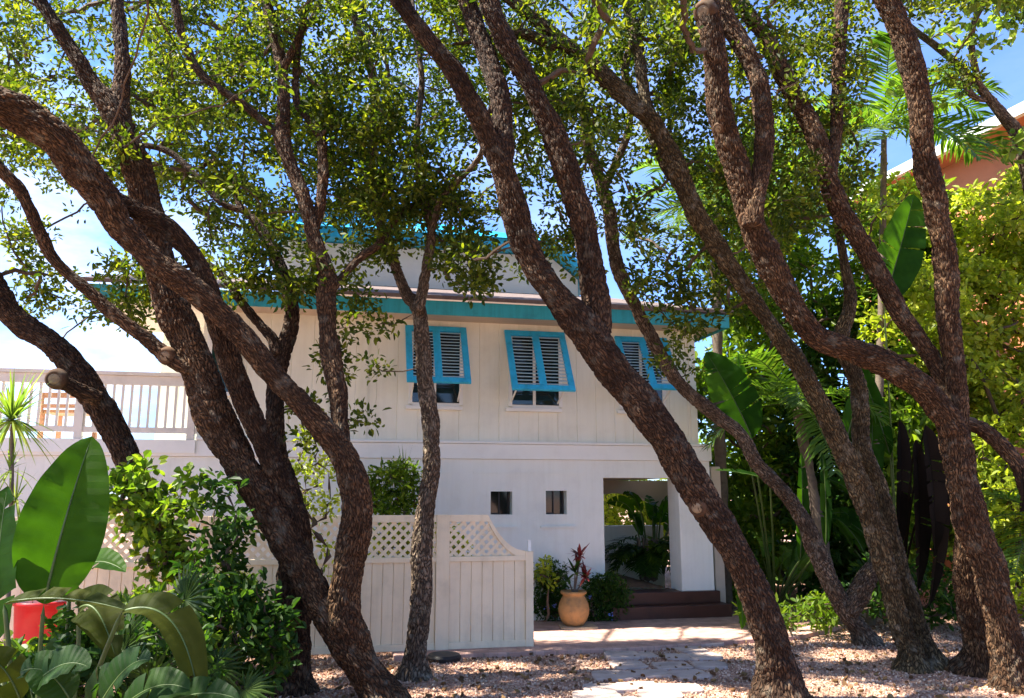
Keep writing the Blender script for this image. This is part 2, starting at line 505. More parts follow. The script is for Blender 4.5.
def brick_mat(name, c1, c2, mortar, scale=5.0, bw=0.5, rh=0.25):
    m, t, out = new_mat(name)
    tcn = t.nodes.new('ShaderNodeTexCoord')
    br = t.nodes.new('ShaderNodeTexBrick')
    br.inputs['Scale'].default_value = scale
    br.inputs['Color1'].default_value = c1
    br.inputs['Color2'].default_value = c2
    br.inputs['Mortar'].default_value = mortar
    br.inputs['Mortar Size'].default_value = 0.012
    br.inputs['Brick Width'].default_value = bw
    br.inputs['Row Height'].default_value = rh
    t.links.new(tcn.outputs['Object'], br.inputs['Vector'])
    n = t.nodes.new('ShaderNodeTexNoise')
    n.inputs['Scale'].default_value = 6
    n.inputs['Detail'].default_value = 7
    t.links.new(tcn.outputs['Object'], n.inputs['Vector'])
    r2 = ramp(t, [(0.3, (0.7, 0.68, 0.66)), (0.7, (1.15, 1.12, 1.1))])
    t.links.new(n.outputs['Fac'], r2.inputs['Fac'])
    mm = t.nodes.new('ShaderNodeMix'); mm.data_type = 'RGBA'; mm.blend_type = 'MULTIPLY'
    mm.inputs[0].default_value = 1
    t.links.new(br.outputs['Color'], mm.inputs[6]); t.links.new(r2.outputs['Color'], mm.inputs[7])
    b = t.nodes.new('ShaderNodeBsdfPrincipled')
    b.inputs['Roughness'].default_value = 0.9
    b.inputs['Specular IOR Level'].default_value = 0.15
    t.links.new(mm.outputs[2], b.inputs['Base Color'])
    bp = t.nodes.new('ShaderNodeBump')
    bp.inputs['Strength'].default_value = 0.6
    bp.inputs['Distance'].default_value = 0.01
    bp.invert = True
    t.links.new(br.outputs['Fac'], bp.inputs['Height'])
    t.links.new(bp.outputs['Normal'], b.inputs['Normal'])
    t.links.new(b.outputs['BSDF'], out.inputs['Surface'])
    return m

MULCH = ground_mat()
CHIP = leaf_mat('shell_chip', (0.24, 0.13, 0.095), (0.47, 0.295, 0.215), (0.72, 0.57, 0.46), 0.0, rough=0.9, spec=0.1)
LITTER = leaf_mat('fallen_leaf', (0.10, 0.05, 0.025), (0.18, 0.10, 0.045), (0.30, 0.2, 0.09), 0.15, (1, 1, 1, 1), 0.8, 0.15)
BRICK = brick_mat('pink_brick_paving', (0.46, 0.28, 0.225, 1), (0.55, 0.36, 0.295, 1), (0.36, 0.26, 0.21, 1))
PAVER = painted('pale_paver_stone', (0.46, 0.36, 0.305, 1), 0.9, 0.2, 5, 0.5, 50)

# ------------------------------------------------------------------ ground
def sheet(name, poly, z, mat, kind='structure', sub=None):
    mb = MB()
    mb.add([(p[0], p[1], z) for p in poly], [tuple(range(len(poly)))])
    o = mb.make(name, mat)
    return tag(o, kind=kind)

sheet('ground', [(-400, -400), (400, -400), (400, 400), (-400, 400)], 0.0, MULCH)

HA = R(12.0)
HO = Vector((2.46, 11.6, 0))
hc, hs = math.cos(HA), math.sin(HA)
def to_local(p):
    d = Vector(p) - HO
    return Vector((d.x * hc + d.y * hs, -d.x * hs + d.y * hc, d.z))
def to_world(x, y, z=0):
    return Vector((HO.x + x * hc - y * hs, HO.y + x * hs + y * hc, z))
def L(u, v, y=0.0):
    """where the sight line of a photo pixel meets the plane parallel to the facade at local depth y: (x, z)"""
    d = ray(u, v)
    o = to_local((0, 0, H))
    dl = Vector((d.x * hc + d.y * hs, -d.x * hs + d.y * hc, d.z))
    t = (y - o.y) / dl.y
    p = o + dl * t
    return p.x, p.z

# brick apron along the house front
ap = [to_world(-4.2, -0.02), to_world(-4.2, -2.05), to_world(-1.6, -2.1), to_world(0.6, -1.8), to_world(1.6, -1.2), to_world(1.8, -0.02)]
mb = MB()
mb.prism([Vector((p.x, p.y, -0.05)) for p in ap], (0, 0, 0.10))
tag(mb.make('brick_pavement', BRICK, bevel=0.01), kind='structure')

# stepping-stone path
rng = random.Random(4)
HS = [0.018]
mb = MB()
def slab(c, a, b, rz, h=0.035):
    pts = []
    n = 14
    for k in range(n):
        an = 2 * math.pi * k / n
        ca, sa = math.cos(an), math.sin(an)
        e = 0.35
        x = a * math.copysign(abs(ca) ** e, ca) * rng.uniform(0.94, 1.05)
        y = b * math.copysign(abs(sa) ** e, sa) * rng.uniform(0.94, 1.05)
        pts.append(Vector((c.x + x * math.cos(rz) - y * math.sin(rz), c.y + x * math.sin(rz) + y * math.cos(rz), -0.03)))
    mb.prism(pts, (0, 0, 0.03 + h))
for (u, v) in ((655, 648), (690, 650), (640, 656), (684, 658), (628, 666), (672, 667), (650, 675), (612, 677), (690, 676), (640, 688), (603, 690), (680, 690), (625, 704), (585, 706), (668, 708), (705, 658), (710, 667), (596, 699), (660, 697), (622, 657), (672, 642), (705, 644)):
    HS[0] += 0.0008; slab(G(u, v), rng.uniform(0.16, 0.21), rng.uniform(0.13, 0.185), rng.uniform(-0.15, 0.3), HS[0])
tag(mb.make('path', PAVER, bevel=0.008), kind='structure')

# loose shell chips and leaf litter
nr = np.random.default_rng(7)
def chips(n, area, smin, smax, zmax, mat, name):
    x = nr.uniform(area[0], area[1], n); y = area[2] + (area[3] - area[2]) * nr.random(n) ** 1.2
    # keep the apron mostly clear
    lx = (x - HO.x) * hc + (y - HO.y) * hs
    ly = -(x - HO.x) * hs + (y - HO.y) * hc
    keep = ~((lx > -4.2) & (lx < 1.4) & (ly > -1.75)) | (nr.random(n) < 0.02)
    keep &= ~((ly > -0.1) & (lx < 1.0))
    x, y = x[keep], y[keep]
    n = len(x)
    k = 5
    s = nr.uniform(smin, smax, n)
    ang = np.linspace(0, 2 * np.pi, k, endpoint=False)[None, :] + nr.uniform(0, 6.28, n)[:, None] + nr.normal(0, 0.25, (n, k))
    rad = s[:, None] * nr.uniform(0.6, 1.15, (n, k))
    el = nr.uniform(0.35, 0.9, n)[:, None]
    lxx = rad * np.cos(ang); lyy = rad * np.sin(ang) * el
    rz = nr.uniform(0, 6.28, n)[:, None]
    px = lxx * np.cos(rz) - lyy * np.sin(rz); py = lxx * np.sin(rz) + lyy * np.cos(rz)
    tx = nr.normal(0, 0.35, n)[:, None]; ty = nr.normal(0, 0.35, n)[:, None]
    pz = px * tx + py * ty
    z0 = nr.uniform(0.004, zmax, n)[:, None]
    top = np.stack([x[:, None] + px, y[:, None] + py, z0 + pz + s[:, None] * 0.25], -1)
    bot = np.stack([x[:, None] + px, y[:, None] + py, z0 + pz - 0.012], -1)
    V = np.concatenate([top, bot], 1).reshape(-1, 3)
    b = (np.arange(n) * 2 * k)[:, None]
    ft = b + np.arange(k)[None, :]
    fs = []
    for i in range(k):
        j = (i + 1) % k
        fs.append(np.concatenate([b + i, b + k + i, b + k + j, b + j], 1))
    return build(name, V, [(ft, 0), (np.concatenate(fs), 0)], mat, smooth=False)
tag(chips(72000, (-4.5, 7.5, 4.6, 11.6), 0.006, 0.017, 0.010, CHIP, 'mulch'), kind='stuff')
tag(chips(2600, (-4.5, 7.5, 4.6, 11.6), 0.015, 0.034, 0.035, LITTER, 'leaf_litter'), kind='stuff')
# ------------------------------------------------------------------ the house
house = empty('beach_house', HO, HA)
tag(house, 'two storey cream house with turquoise shutters and a raised deck, standing behind the oaks', 'house')
Z_BELT, Z_EAVE, XL, XR, XW = 2.38, 4.04, -6.62, 0.30, -7.48

# lower wall with openings, one solid skin
def wall_holes(name, x0, x1, z0, z1, y0, y1, holes, mat, parent):
    xs = sorted({x0, x1, *[h[0] for h in holes], *[h[1] for h in holes]})
    zs = sorted({z0, z1, *[h[2] for h in holes], *[h[3] for h in holes]})
    solid = {}
    for i in range(len(xs) - 1):
        for k in range(len(zs) - 1):
            mxx, mz = (xs[i] + xs[i + 1]) / 2, (zs[k] + zs[k + 1]) / 2
            solid[i, k] = not any(h[0] < mxx < h[1] and h[2] < mz < h[3] for h in holes)
    vid, vs, fs = {}, [], []
    def v(i, j, k):
        if (i, j, k) not in vid:
            vid[i, j, k] = len(vs)
            vs.append((xs[i], (y0, y1)[j], zs[k]))
        return vid[i, j, k]
    for (i, k), s in solid.items():
        if not s:
            continue
        fs.append((v(i, 0, k), v(i + 1, 0, k), v(i + 1, 0, k + 1), v(i, 0, k + 1)))
        fs.append((v(i, 1, k), v(i, 1, k + 1), v(i + 1, 1, k + 1), v(i + 1, 1, k)))
        if not solid.get((i - 1, k)): fs.append((v(i, 0, k), v(i, 0, k + 1), v(i, 1, k + 1), v(i, 1, k)))
        if not solid.get((i + 1, k)): fs.append((v(i + 1, 0, k), v(i + 1, 1, k), v(i + 1, 1, k + 1), v(i + 1, 0, k + 1)))
        if not solid.get((i, k - 1)): fs.append((v(i, 0, k), v(i, 1, k), v(i + 1, 1, k), v(i + 1, 0, k)))
        if not solid.get((i, k + 1)): fs.append((v(i, 0, k + 1), v(i + 1, 0, k + 1), v(i + 1, 1, k + 1), v(i, 1, k + 1)))
    mb = MB()
    mb.add(vs, fs)
    return mb.make(name, mat, parent)

WIN = [(-2.81, -2.51, 1.43, 1.74), (-2.04, -1.74, 1.43, 1.75)]
OPEN = (-1.21, -0.09, 0.0, 1.93)
GAR = (-7.75, -7.20, 0.0, 1.75)
wall_holes('lower_wall', -12.5, XR + 0.1, 0.0, Z_BELT - 0.21, 0.0, 0.22, WIN + [OPEN, GAR], STUCCO, house)
# recessed panel outlines of the stucco: shallow raised frames
mb = MB()
for (x0, x1, z0, z1) in ((-3.05, -1.48, 1.98, 2.0), (-4.6, -3.35, 1.98, 2.0)):
    mb.box(x0, x1, -0.012, 0.004, z0, z1)
mb.make('wall_ledge', STUCCO, house)
mb = MB(); mb.box(-2.86, -2.44, -0.03, 0.004, 1.25, 1.275); mb.make('window_ledge', STUCCO, house)
mb = MB(); mb.box(-2.12, -1.62, -0.03, 0.004, 1.25, 1.275); mb.make('window_ledge', STUCCO, house)
for (x0, x1, z0, z1) in WIN:
    mb = MB(); mb.box(x0 - 0.02, x1 + 0.02, 0.19, 0.24, z0 - 0.02, z1 + 0.02)
    w = mb.make('small_window', GLASS, house)
    mb = MB(); mb.box(x0 + 0.14, x0 + 0.155, 0.165, 0.188, z0, z1); mb.box(x0, x0 + 0.03, 0.165, 0.188, z0, z1); mb.box(x1 - 0.03, x1, 0.165, 0.188, z0, z1); mb.box(x0 + 0.031, x0 + 0.139, 0.165, 0.188, z0, z0 + 0.02)
    mb.make('frame', DARKPLASTIC, w)
# belt between the storeys
mb = MB(); mb.box(-12.5, XR + 0.13, -0.035, 0.2, Z_BELT - 0.207, Z_BELT - 0.003); mb.make('belt_course', WHITE, house, bevel=0.006)
mb = MB(); mb.box(XL, XR + 0.15, -0.06, 0.19, Z_BELT, Z_BELT + 0.035); mb.make('belt_cap', WHITE, house, bevel=0.005)

# upper wall: vertical grooved boards in profile
def board_wall(name, x0, x1, y, z0, z1, parent, bw=0.28, g=0.012, dp=0.009, th=0.2):
    prof, x = [], x0
    while x < x1 - 0.02:
        e = min(x + bw, x1)
        prof += [(x, y + dp), (x + g / 2, y), (e - g / 2, y), (e, y + dp)]
        x = e
    prof += [(x1, y + th), (x0, y + th)]
    mb = MB()
    mb.prism([Vector((a, b, z0)) for a, b in prof], (0, 0, z1 - z0))
    return mb.make(name, WALL, parent)
board_wall('upper_wall', XL, XR - 0.06, 0.0, Z_BELT + 0.03, Z_EAVE + 0.12, house)
for x in (XL + 0.05, -5.05, -4.55, XR - 0.11):
    mb = MB(); mb.box(x - 0.05, x + 0.05, -0.022, 0.004, Z_BELT + 0.036, Z_EAVE); mb.make('batten', WALL, house)
board_wall('recessed_wall', XW, XL - 0.003, 1.7, Z_BELT, Z_EAVE + 0.35, house)
mb = MB(); mb.box(XL, XL + 0.2, 0.203, 1.9, Z_BELT + 0.03, Z_EAVE + 0.12); mb.make('return_wall', WALL, house)
mb = MB(); mb.box(XR - 0.26, XR - 0.06, 0.203, 9, Z_BELT + 0.03, Z_EAVE + 0.12); mb.make('side_wall', WALL, house)
mb = MB(); mb.box(XW, XW + 0.2, 1.903, 9, Z_BELT, Z_EAVE + 0.35); mb.make('side_wall', WALL, house)

# eaves: soffit, teal fascia, shingle roof rising to the upper room
mb = MB(); mb.box(-7.9, XR + 0.21, -0.49, 1.68, Z_EAVE + 0.03, Z_EAVE + 0.06); mb.make('soffit', SOFFIT, house)
mb = MB(); mb.box(-7.95, XR + 0.25, -0.53, -0.5, Z_EAVE, Z_EAVE + 0.19)
mb.box(XR + 0.22, XR + 0.25, -0.498, 9, Z_EAVE, Z_EAVE + 0.19)
mb.make('fascia', TURQF, house, bevel=0.004)
mb = MB()
zt = 5.16
a = [Vector((-8.0, -0.58, Z_EAVE + 0.20)), Vector((XR + 0.30, -0.58, Z_EAVE + 0.20)), Vector((-0.2, 2.6, zt)), Vector((-8.0, 2.6, zt))]
mb.add(a + [p + Vector((0, 0, 0.05)) for p in a], [(3, 2, 1, 0), (4, 5, 6, 7), (0, 1, 5, 4), (1, 2, 6, 5), (2, 3, 7, 6), (3, 0, 4, 7)])
b = [Vector((XR + 0.30, -0.58, Z_EAVE + 0.20)), Vector((XR + 0.30, 9, Z_EAVE + 0.20)), Vector((-0.2, 9, zt)), Vector((-0.2, 2.6, zt))]
mb.add(b + [p + Vector((0, 0, 0.05)) for p in b], [(3, 2, 1, 0), (4, 5, 6, 7), (0, 1, 5, 4), (1, 2, 6, 5), (2, 3, 7, 6), (3, 0, 4, 7)])
mb.make('shingle_roof', SHINGLE, house)

# upper room set back, with its blue metal roof
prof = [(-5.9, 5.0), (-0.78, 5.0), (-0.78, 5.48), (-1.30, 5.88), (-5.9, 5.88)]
mb = MB(); mb.prism([Vector((x, 2.5, z)) for x, z in prof], (0, 5, 0)); mb.make('clerestory_wall', WHITE, house)  # white instead of siding cream: sky light put into the wall colour
mb = MB()
edge = [(-6.2, 5.90), (-1.28, 5.90), (-0.55, 5.36)]
for (p, q) in zip(edge, edge[1:]):
    mb.add([(p[0], 2.2, p[1]), (q[0], 2.2, q[1]), (q[0], 2.2, q[1] + 0.16), (p[0], 2.2, p[1] + 0.16), (p[0], 7.7, p[1]), (q[0], 7.7, q[1]), (q[0], 7.7, q[1] + 0.16), (p[0], 7.7, p[1] + 0.16)],
           [(0, 1, 2, 3), (7, 6, 5, 4), (0, 4, 5, 1), (3, 2, 6, 7), (1, 5, 6, 2), (0, 3, 7, 4)])
mb.make('upper_eave', TURQ, house)
mb = MB()
pk = Vector((-4.2, 4.6, 7.35)); pk2 = Vector((-3.4, 5.4, 7.35))
cs = [Vector((-6.25, 2.15, 6.065)), Vector((-1.27, 2.15, 6.065)), Vector((-1.27, 7.75, 6.065)), Vector((-6.25, 7.75, 6.065))]
mb.add(cs + [pk, pk2], [(0, 1, 5, 4), (1, 2, 5), (2, 3, 4, 5), (3, 0, 4), (3, 2, 1, 0)])
for k in range(13):
    f = k / 12
    p = cs[0].lerp(cs[1], f) + Vector((0, 0, 0.005)); q = pk.lerp(pk2, f) + Vector((0, 0, 0.005))
    mb.bar(p, q, 0.03, 0.04)
mb.make('metal_roof', METALROOF, house)

# shuttered windows
def shutter_window(x0, x1, zt, slab_h, tilt):
    xm = (x0 + x1) / 2
    W = x1 - x0
    mb = MB(); mb.box(x0 + 0.12, x1 - 0.08, -0.03, 0.004, 2.93, zt - 0.08)
    w = mb.make('window', GLASS, house)
    mb = MB()
    for xa in (x0 + 0.07, x1 - 0.08):
        mb.box(xa, xa + 0.05, -0.045, 0.003, 2.90, zt - 0.05)
    mb.box(x0 + 0.12, x1 - 0.08, -0.045, -0.031, 2.88, 2.92)
    mb.box(xm - 0.02, xm + 0.02, -0.044, -0.031, 2.921, zt - 0.1)
    mb.make('frame', WHITE, w)
    mb = MB(); mb.box(x0 + 0.03, x1 - 0.04, -0.075, 0.002, 2.83, 2.878); mb.make('sill', WHITE, w, bevel=0.004)
    # hinged at the head, pushed out at the foot
    M = Matrix.Translation((0, -0.06, zt)) @ Matrix.Rotation(-tilt, 4, 'X')
    fr = MB()
    st = 0.085
    fr.box(x0, x0 + st, -0.02, 0.02, -slab_h, 0, M=M)
    fr.box(x1 - st, x1, -0.02, 0.02, -slab_h, 0, M=M)
    fr.box(xm - 0.05, xm + 0.05, -0.019, 0.019, -slab_h + 0.081, -0.081, M=M)
    fr.box(x0 + st, x1 - st, -0.02, 0.02, -0.08, 0, M=M)
    fr.box(x0 + st, x1 - st, -0.02, 0.02, -slab_h, -slab_h + 0.08, M=M)
    s = fr.make('shutter', TURQ, house, bevel=0.004)
    sl = MB()
    nsl = 15
    for xa, xb in ((x0 + st, xm - 0.05), (xm + 0.05, x1 - st)):
        for k in range(nsl):
            zc = -0.08 - (slab_h - 0.16) * (k + 0.5) / nsl
            Mk = M @ Matrix.Translation((0, 0, zc)) @ Matrix.Rotation(R(48), 4, 'X')
            sl.box(xa - 0.004, xb + 0.004, -0.027, 0.027, -0.004, 0.004, M=Mk)
    sl.make('slats', SLATP, s)
    for xa in (x0 + 0.1, x1 - 0.1):
        foot = M @ Vector((xa, 0.02, -slab_h + 0.1))
        st_ = MB(); st_.bar((xa, -0.02, 2.95), foot, 0.018, 0.018, up=(1, 0, 0)); st_.make('stay', WHITE, s)
shutter_window(-4.02, -3.18, 3.97, 0.98, R(31))
shutter_window(-2.64, -1.77, 3.96, 1.05, R(31))
shutter_window(-1.02, -0.22, 3.94, 0.95, R(31))
# narrow dark window by the deck
mb = MB(); mb.box(-6.5, -6.2, -0.03, 0.003, 3.0, 3.85)
w = mb.make('window', painted('green_window_glass', (0.01, 0.035, 0.028, 1), 0.1, 0.1, 2, 0, 10, spec=0.6), house)
mb = MB(); mb.box(-6.56, -6.5, -0.045, 0.002, 2.95, 3.9); mb.box(-6.2, -6.14, -0.045, 0.002, 2.95, 3.9); mb.box(-6.5, -6.2, -0.045, 0.002, 3.85, 3.9); mb.box(-6.5, -6.2, -0.045, 0.002, 2.95, 3.0)
mb.make('frame', WHITE, w)

# raised deck with its railing
mb = MB(); mb.box(-14, XL - 0.003, 0.0, 1.695, Z_BELT - 0.05, Z_BELT - 0.001); mb.box(-14, XL - 0.003, -0.06, -0.036, Z_BELT - 0.17, Z_BELT - 0.004); mb.make('deck_floor', WHITE, house)
mb = MB()
mb.box(-14, XL - 0.002, -0.06, 0.05, Z_BELT + 0.80, Z_BELT + 0.845)
mb.box(-14, XL - 0.002, -0.035, 0.025, Z_BELT + 0.68, Z_BELT + 0.797)
mb.box(-14, XL - 0.002, -0.03, 0.02, Z_BELT + 0.08, Z_BELT + 0.15)
x = -13.95
while x < XL:
    mb.box(x, x + 0.028, -0.02, 0.01, Z_BELT + 0.149, Z_BELT + 0.682)
    x += 0.105
for x in (-11.5, -8.05, XL - 0.12):
    mb.box(x, x + 0.09, -0.045, 0.04, Z_BELT, Z_BELT + 0.798)
RAILP = painted('weathered_rail_paint', (0.72, 0.68, 0.60, 1), 0.6, 0.1, 3, 0.1, 60)
mb.make('railing', RAILP, house)

# passage under the right end: column, ceiling, side walls, planter, steps
mb = MB(); mb.box(-0.088, 0.40, -0.012, 0.4, 0.372, 1.95); mb.make('column', STUCCO, house, bevel=0.01)
mb = MB(); mb.box(-1.6, XR - 0.28, 0.23, 6, 1.94, 1.99); mb.make('passage_ceiling', SOFFIT, house)
mb = MB(); mb.box(-1.42, -1.22, 0.224, 3.2, 0, 1.93); mb.make('passage_wall', STUCCO, house)
mb = MB(); mb.box(-1.215, 0.9, 3.0, 3.2, 0, 1.15); mb.make('garden_wall', STUCCO, house)
mb = MB()
arc = [Vector((-1.21, 2.6, 1.935)), Vector((-1.21, 2.6, 1.0))] + [Vector((-1.1 + 1.0 - 1.0 * math.cos(a_), 2.6, 1.0 + 0.72 * math.sin(a_))) for a_ in np.linspace(0.0, math.pi, 18)] + [Vector((0.95, 2.6, 1.0)), Vector((0.95, 2.6, 1.935))]
top_ = [Vector((p.x, p.y, 1.935)) for p in arc[1:-1]]
low_ = arc[1:-1]
vs_ = [p for p in low_] + [p for p in top_] + [p + Vector((0, .2, 0)) for p in low_] + [p + Vector((0, .2, 0)) for p in top_]
n_ = len(low_)
fs_ = []
for k in range(n_ - 1):
    fs_ += [(k, k + 1, n_ + k + 1, n_ + k), (2 * n_ + k + 1, 2 * n_ + k, 3 * n_ + k, 3 * n_ + k + 1), (k + 1, k, 2 * n_ + k, 2 * n_ + k + 1)]
mb.add(vs_, fs_)
mb.make('passage_arch', SOFFIT, house)
mb = MB(); mb.box(0.47, 0.62, 0.1, 0.25, 0.0, 2.1); mb.make('downpipe_post', SOFFIT, house, bevel=0.01)
mb = MB(); mb.box(-1.15, 0.46, -0.05, 0.35, 0.212, 0.37); mb.make('step', STEPM, house, bevel=0.006)
mb = MB(); mb.box(-1.20, 0.52, -0.26, 0.1, 0.02, 0.211); mb.make('step', STEPM, house, bevel=0.006)
mb = MB()
rr_ = random.Random(3)
nx_, ny_ = 26, 26
gv, gf = [], []
for j in range(ny_):
    for i in range(nx_):
        fx, fy = i / (nx_ - 1), j / (ny_ - 1)
        gv.append((-1.218 + fx * 1.12, 0.36 + fy * 2.63, 0.36 + 0.10 * math.sin(math.pi * fx) * math.sin(math.pi * min(1, fy + 0.1)) + rr_.uniform(-0.012, 0.012)))
for j in range(ny_ - 1):
    for i in range(nx_ - 1):
        k = j * nx_ + i
        gf.append((k, k + 1, k + nx_ + 1, k + nx_))
mb.add(gv, gf)
tag(mb.make('planting_bed', SOIL, smooth=True), kind='structure').parent = None
bpy.data.objects['planting_bed'].matrix_world = Matrix.Translation(HO) @ Matrix.Rotation(HA, 4, 'Z')

# deck chair behind the railing
dc = empty('deck_chair', to_world(-8.35, 0.75, Z_BELT), HA + R(170))
tag(dc, 'orange wooden deck chair seen through the railing of the raised deck', 'chair')
mb = MB(); mb.box(-0.26, 0.26, -0.26, 0.26, 0.36, 0.40); mb.make('seat', WOODCHAIR, dc)
mb = MB(); mb.box(-0.26, -0.21, 0.262, 0.30, 0.33, 0.62); mb.box(0.21, 0.26, 0.262, 0.30, 0.33, 0.62); mb.box(-0.21, 0.21, 0.265, 0.295, 0.55, 0.62); mb.box(-0.21, 0.21, 0.265, 0.295, 0.42, 0.47)
mb.make('backrest', WOODCHAIR, dc)
for sx in (-0.24, 0.24):
    for sy in (-0.22, 0.22):
        mb = MB(); mb.box(sx - 0.025, sx + 0.025, sy - 0.025, sy + 0.025, 0, 0.36); mb.make('leg', WOODCHAIR, dc)

# ------------------------------------------------------------------ lattice-topped fence
FY = -1.78
fence = empty('lattice_fence', to_world(-2.65, FY, 0), HA)
tag(fence, 'cream board fence with lattice top and scooped end, in front of the house', 'fence')
zt_ = L(440, 515, FY)[1]; zr = L(440, 561, FY)[1]
x_end = L(533, 600, FY)[0] + 2.65      # local to the fence empty (x right, y back)
x_p = L(437, 600, FY)[0] + 2.65
bays = [(-11.0, -8.6), (-8.55, -6.15), (-6.1, -3.7), (-3.65, x_p - 1.15), (x_p - 1.10, x_p - 0.0), (x_p + 0.12, x_end - 0.09)]
bays = [(-8.4, -6.0), (-5.9, -3.5), (-3.4, x_p - 0.02), (x_p + 0.13, x_end - 0.09)]
brng = random.Random(12)
def scoop(f):   # height profile of the last bay: flat, then an S-shaped sweep down to the post
    if f < 0.50: return zt_
    g = (f - 0.50) / 0.50
    return zt_ - (zt_ - zr - 0.10) * (1 - (1 - g) ** 2.1)
for bi, (a, b) in enumerate(bays):
    last = bi == len(bays) - 1
    nb = max(1, round((b - a) / 0.115))
    mb = MB()
    prof = []
    for k in range(nb):
        x0 = a + (b - a) * k / nb; x1 = a + (b - a) * (k + 1) / nb
        o = brng.uniform(-0.002, 0.002)
        prof += [(x0, 0.011), (x0 + 0.004, o), (x1 - 0.004, o), (x1, 0.011)]
    prof += [(b, 0.03), (a, 0.03)]
    mb.prism([Vector((x, y, 0.05)) for x, y in prof], (0, 0, zr - 0.06))
    mb.make('board_panel', FENCEP, fence)
    mb = MB(); mb.box(a - 0.01, b + 0.01, -0.025, 0.045, zr - 0.01, zr + 0.045)
    mb.make('rail', FENCEP, fence, bevel=0.004)
    mb = MB(); mb.box(a, b, -0.022, -0.0025, 0.05, 0.12); mb.make('rail', FENCEP, fence, bevel=0.004)
    # lattice: two layers of diagonal laths clipped to the opening
    mb = MB()
    def top(x):
        return (scoop((x - a) / (b - a)) if last else zt_) - 0.07
    z0 = zr + 0.043
    step = 0.105
    for sgn, yy in ((1, 0.004), (-1, 0.0135)):
        c = a - 2.0
        while c < b + 2.0:
            # lath x = c + sgn*(z - z0)
            pts = []
            for k in range(81):
                z = z0 + (zt_ - z0) * k / 80
                x = c + sgn * (z - z0)
                if a <= x <= b and z <= top(x) + 0.02: pts.append((x, z))
            if len(pts) > 2:
                (xa, za), (xb, zb) = pts[0], pts[-1]
                mb.bar((xa, yy, za), (xb, yy, zb), 0.034, 0.008, up=(0, 1, 0))
            c += step
    mb.make('lattice', FENCEP, fence)
    # cap following the top edge
    mb = MB()
    n = 28 if last else 1
    lo, hi = [], []
    for k in range(n + 1):
        x = a + (b - a) * k / n
        z = scoop(k / n) if last else zt_
        hi.append((x, z)); lo.append((x, z - 0.075))
    ring = [Vector((x, -0.02, z)) for x, z in hi] + [Vector((x, -0.02, z)) for x, z in reversed(lo)]
    ring = ring[::-1]
    vs = ring + [p + Vector((0, 0.06, 0)) for p in ring]
    m_ = n + 1
    fs = []
    N = len(ring)
    for i in range(N):
        j = (i + 1) % N
        fs.append((i, j, N + j, N + i)[::-1])
    # strip faces front/back
    for k in range(n):
        i0, i1 = m_ - 1 - k + m_, m_ - 2 - k + m_       # hi k -> ring index 2m-1-k ; lo k -> ring index k
        h0, h1 = 2 * m_ - 1 - k, 2 * m_ - 2 - k
        fs.append((k, k + 1, h1, h0)); fs.append((N + k, N + h0, N + h1, N + k + 1))
    mb.add(vs, fs)
    mb.make('cap', FENCEP, fence)
for x, z, w_ in ((-8.45, zt_, .045), (-5.95, zt_, .045), (-3.45, zt_, .045), (x_p + 0.055, zt_ + 0.003, .073), (x_end - 0.045, zr + 0.09, .045)):
    mb = MB(); mb.box(x - w_, x + w_, -0.03, 0.055, -0.05, z); mb.make('post', FENCEP, fence, bevel=0.004)
mb = MB(); mb.box(x_end - 0.055, x_end - 0.02, 0.0, 0.03, zr + 0.091, zr + 0.21); mb.make('finial', WHITE, fence)

# low grey object at the fence foot: a round valve-box lid, and a stone
mb = MB()
g = G(444, 660)
mb.lathe([(0.17, -0.03), (0.18, 0.035), (0.165, 0.055), (0.16, 0.06), (0.05, 0.063)], (g.x, g.y, 0))
tag(mb.make('drain_cover', DARKPLASTIC), 'low round dark plastic cover on the ground at the foot of the fence', 'cover')

# terracotta pot with cordyline, on a paving slab
pp = G(574, 627, 0.05)
mb = MB()
slab(Vector((pp.x + 0.05, pp.y - 0.04, 0)), 0.24, 0.17, 0.1, 0.072)
tag(mb.make('pot_slab', painted('ochre_stone', (0.5, 0.36, 0.22, 1), 0.9, 0.15, 8, 0.4, 50), bevel=0.008), 'flat ochre paving slab under the terracotta pot', 'slab')
pot = empty('plant_pot', (pp.x, pp.y, 0.073))
tag(pot, 'round bellied terracotta pot on a slab before the house wall', 'pot')
s_ = depth(573, 600, pp.y) / FPX * 0.94
mb = MB()
pf = [(9, 0), (11, 1.5), (13.5, 5), (16, 11), (16.6, 16), (15.6, 22), (13.2, 27), (11.4, 30), (11.6, 31), (13.4, 32), (14, 33.5), (13.6, 35), (11.8, 35.2), (10.8, 33), (10.6, 30)]
mb.lathe([(r_ * s_, z * s_) for r_, z in pf], n=40)
mb.make('pot_body', TERRA, pot, smooth=True)
mb = MB(); mb.lathe([(10.5 * s_, 29 * s_), (6 * s_, 31 * s_), (1 * s_, 31.5 * s_)], n=24); mb.make('soil', SOIL, pot, smooth=True)

# red object behind the leaves, far left: the side of a low red plastic bin
rb = G(38, 668)
bin_ = empty('red_bin', (rb.x, rb.y, 0), R(15))
tag(bin_, 'bright red plastic tub half hidden by the big leaves at the left', 'tub')
mb = MB()
bh = (P(40, 600, rb.y).z)
mb.lathe([(0.19, 0), (0.22, 0.02), (0.25, bh * 0.5), (0.27, bh - 0.03), (0.285, bh - 0.03), (0.285, bh), (0.26, bh), (0.245, bh * 0.5), (0.2, 0.05)], n=36)
mb.make('tub_body', REDPAINT, bin_, smooth=True)
mb = MB(); mb.bar((-0.28, -0.06, bh - 0.08), (-0.28, 0.06, bh - 0.08), 0.03, 0.03); mb.bar((0.28, -0.06, bh - 0.08), (0.28, 0.06, bh - 0.08), 0.03, 0.03)
mb.make('handle', DARKPLASTIC, bin_)

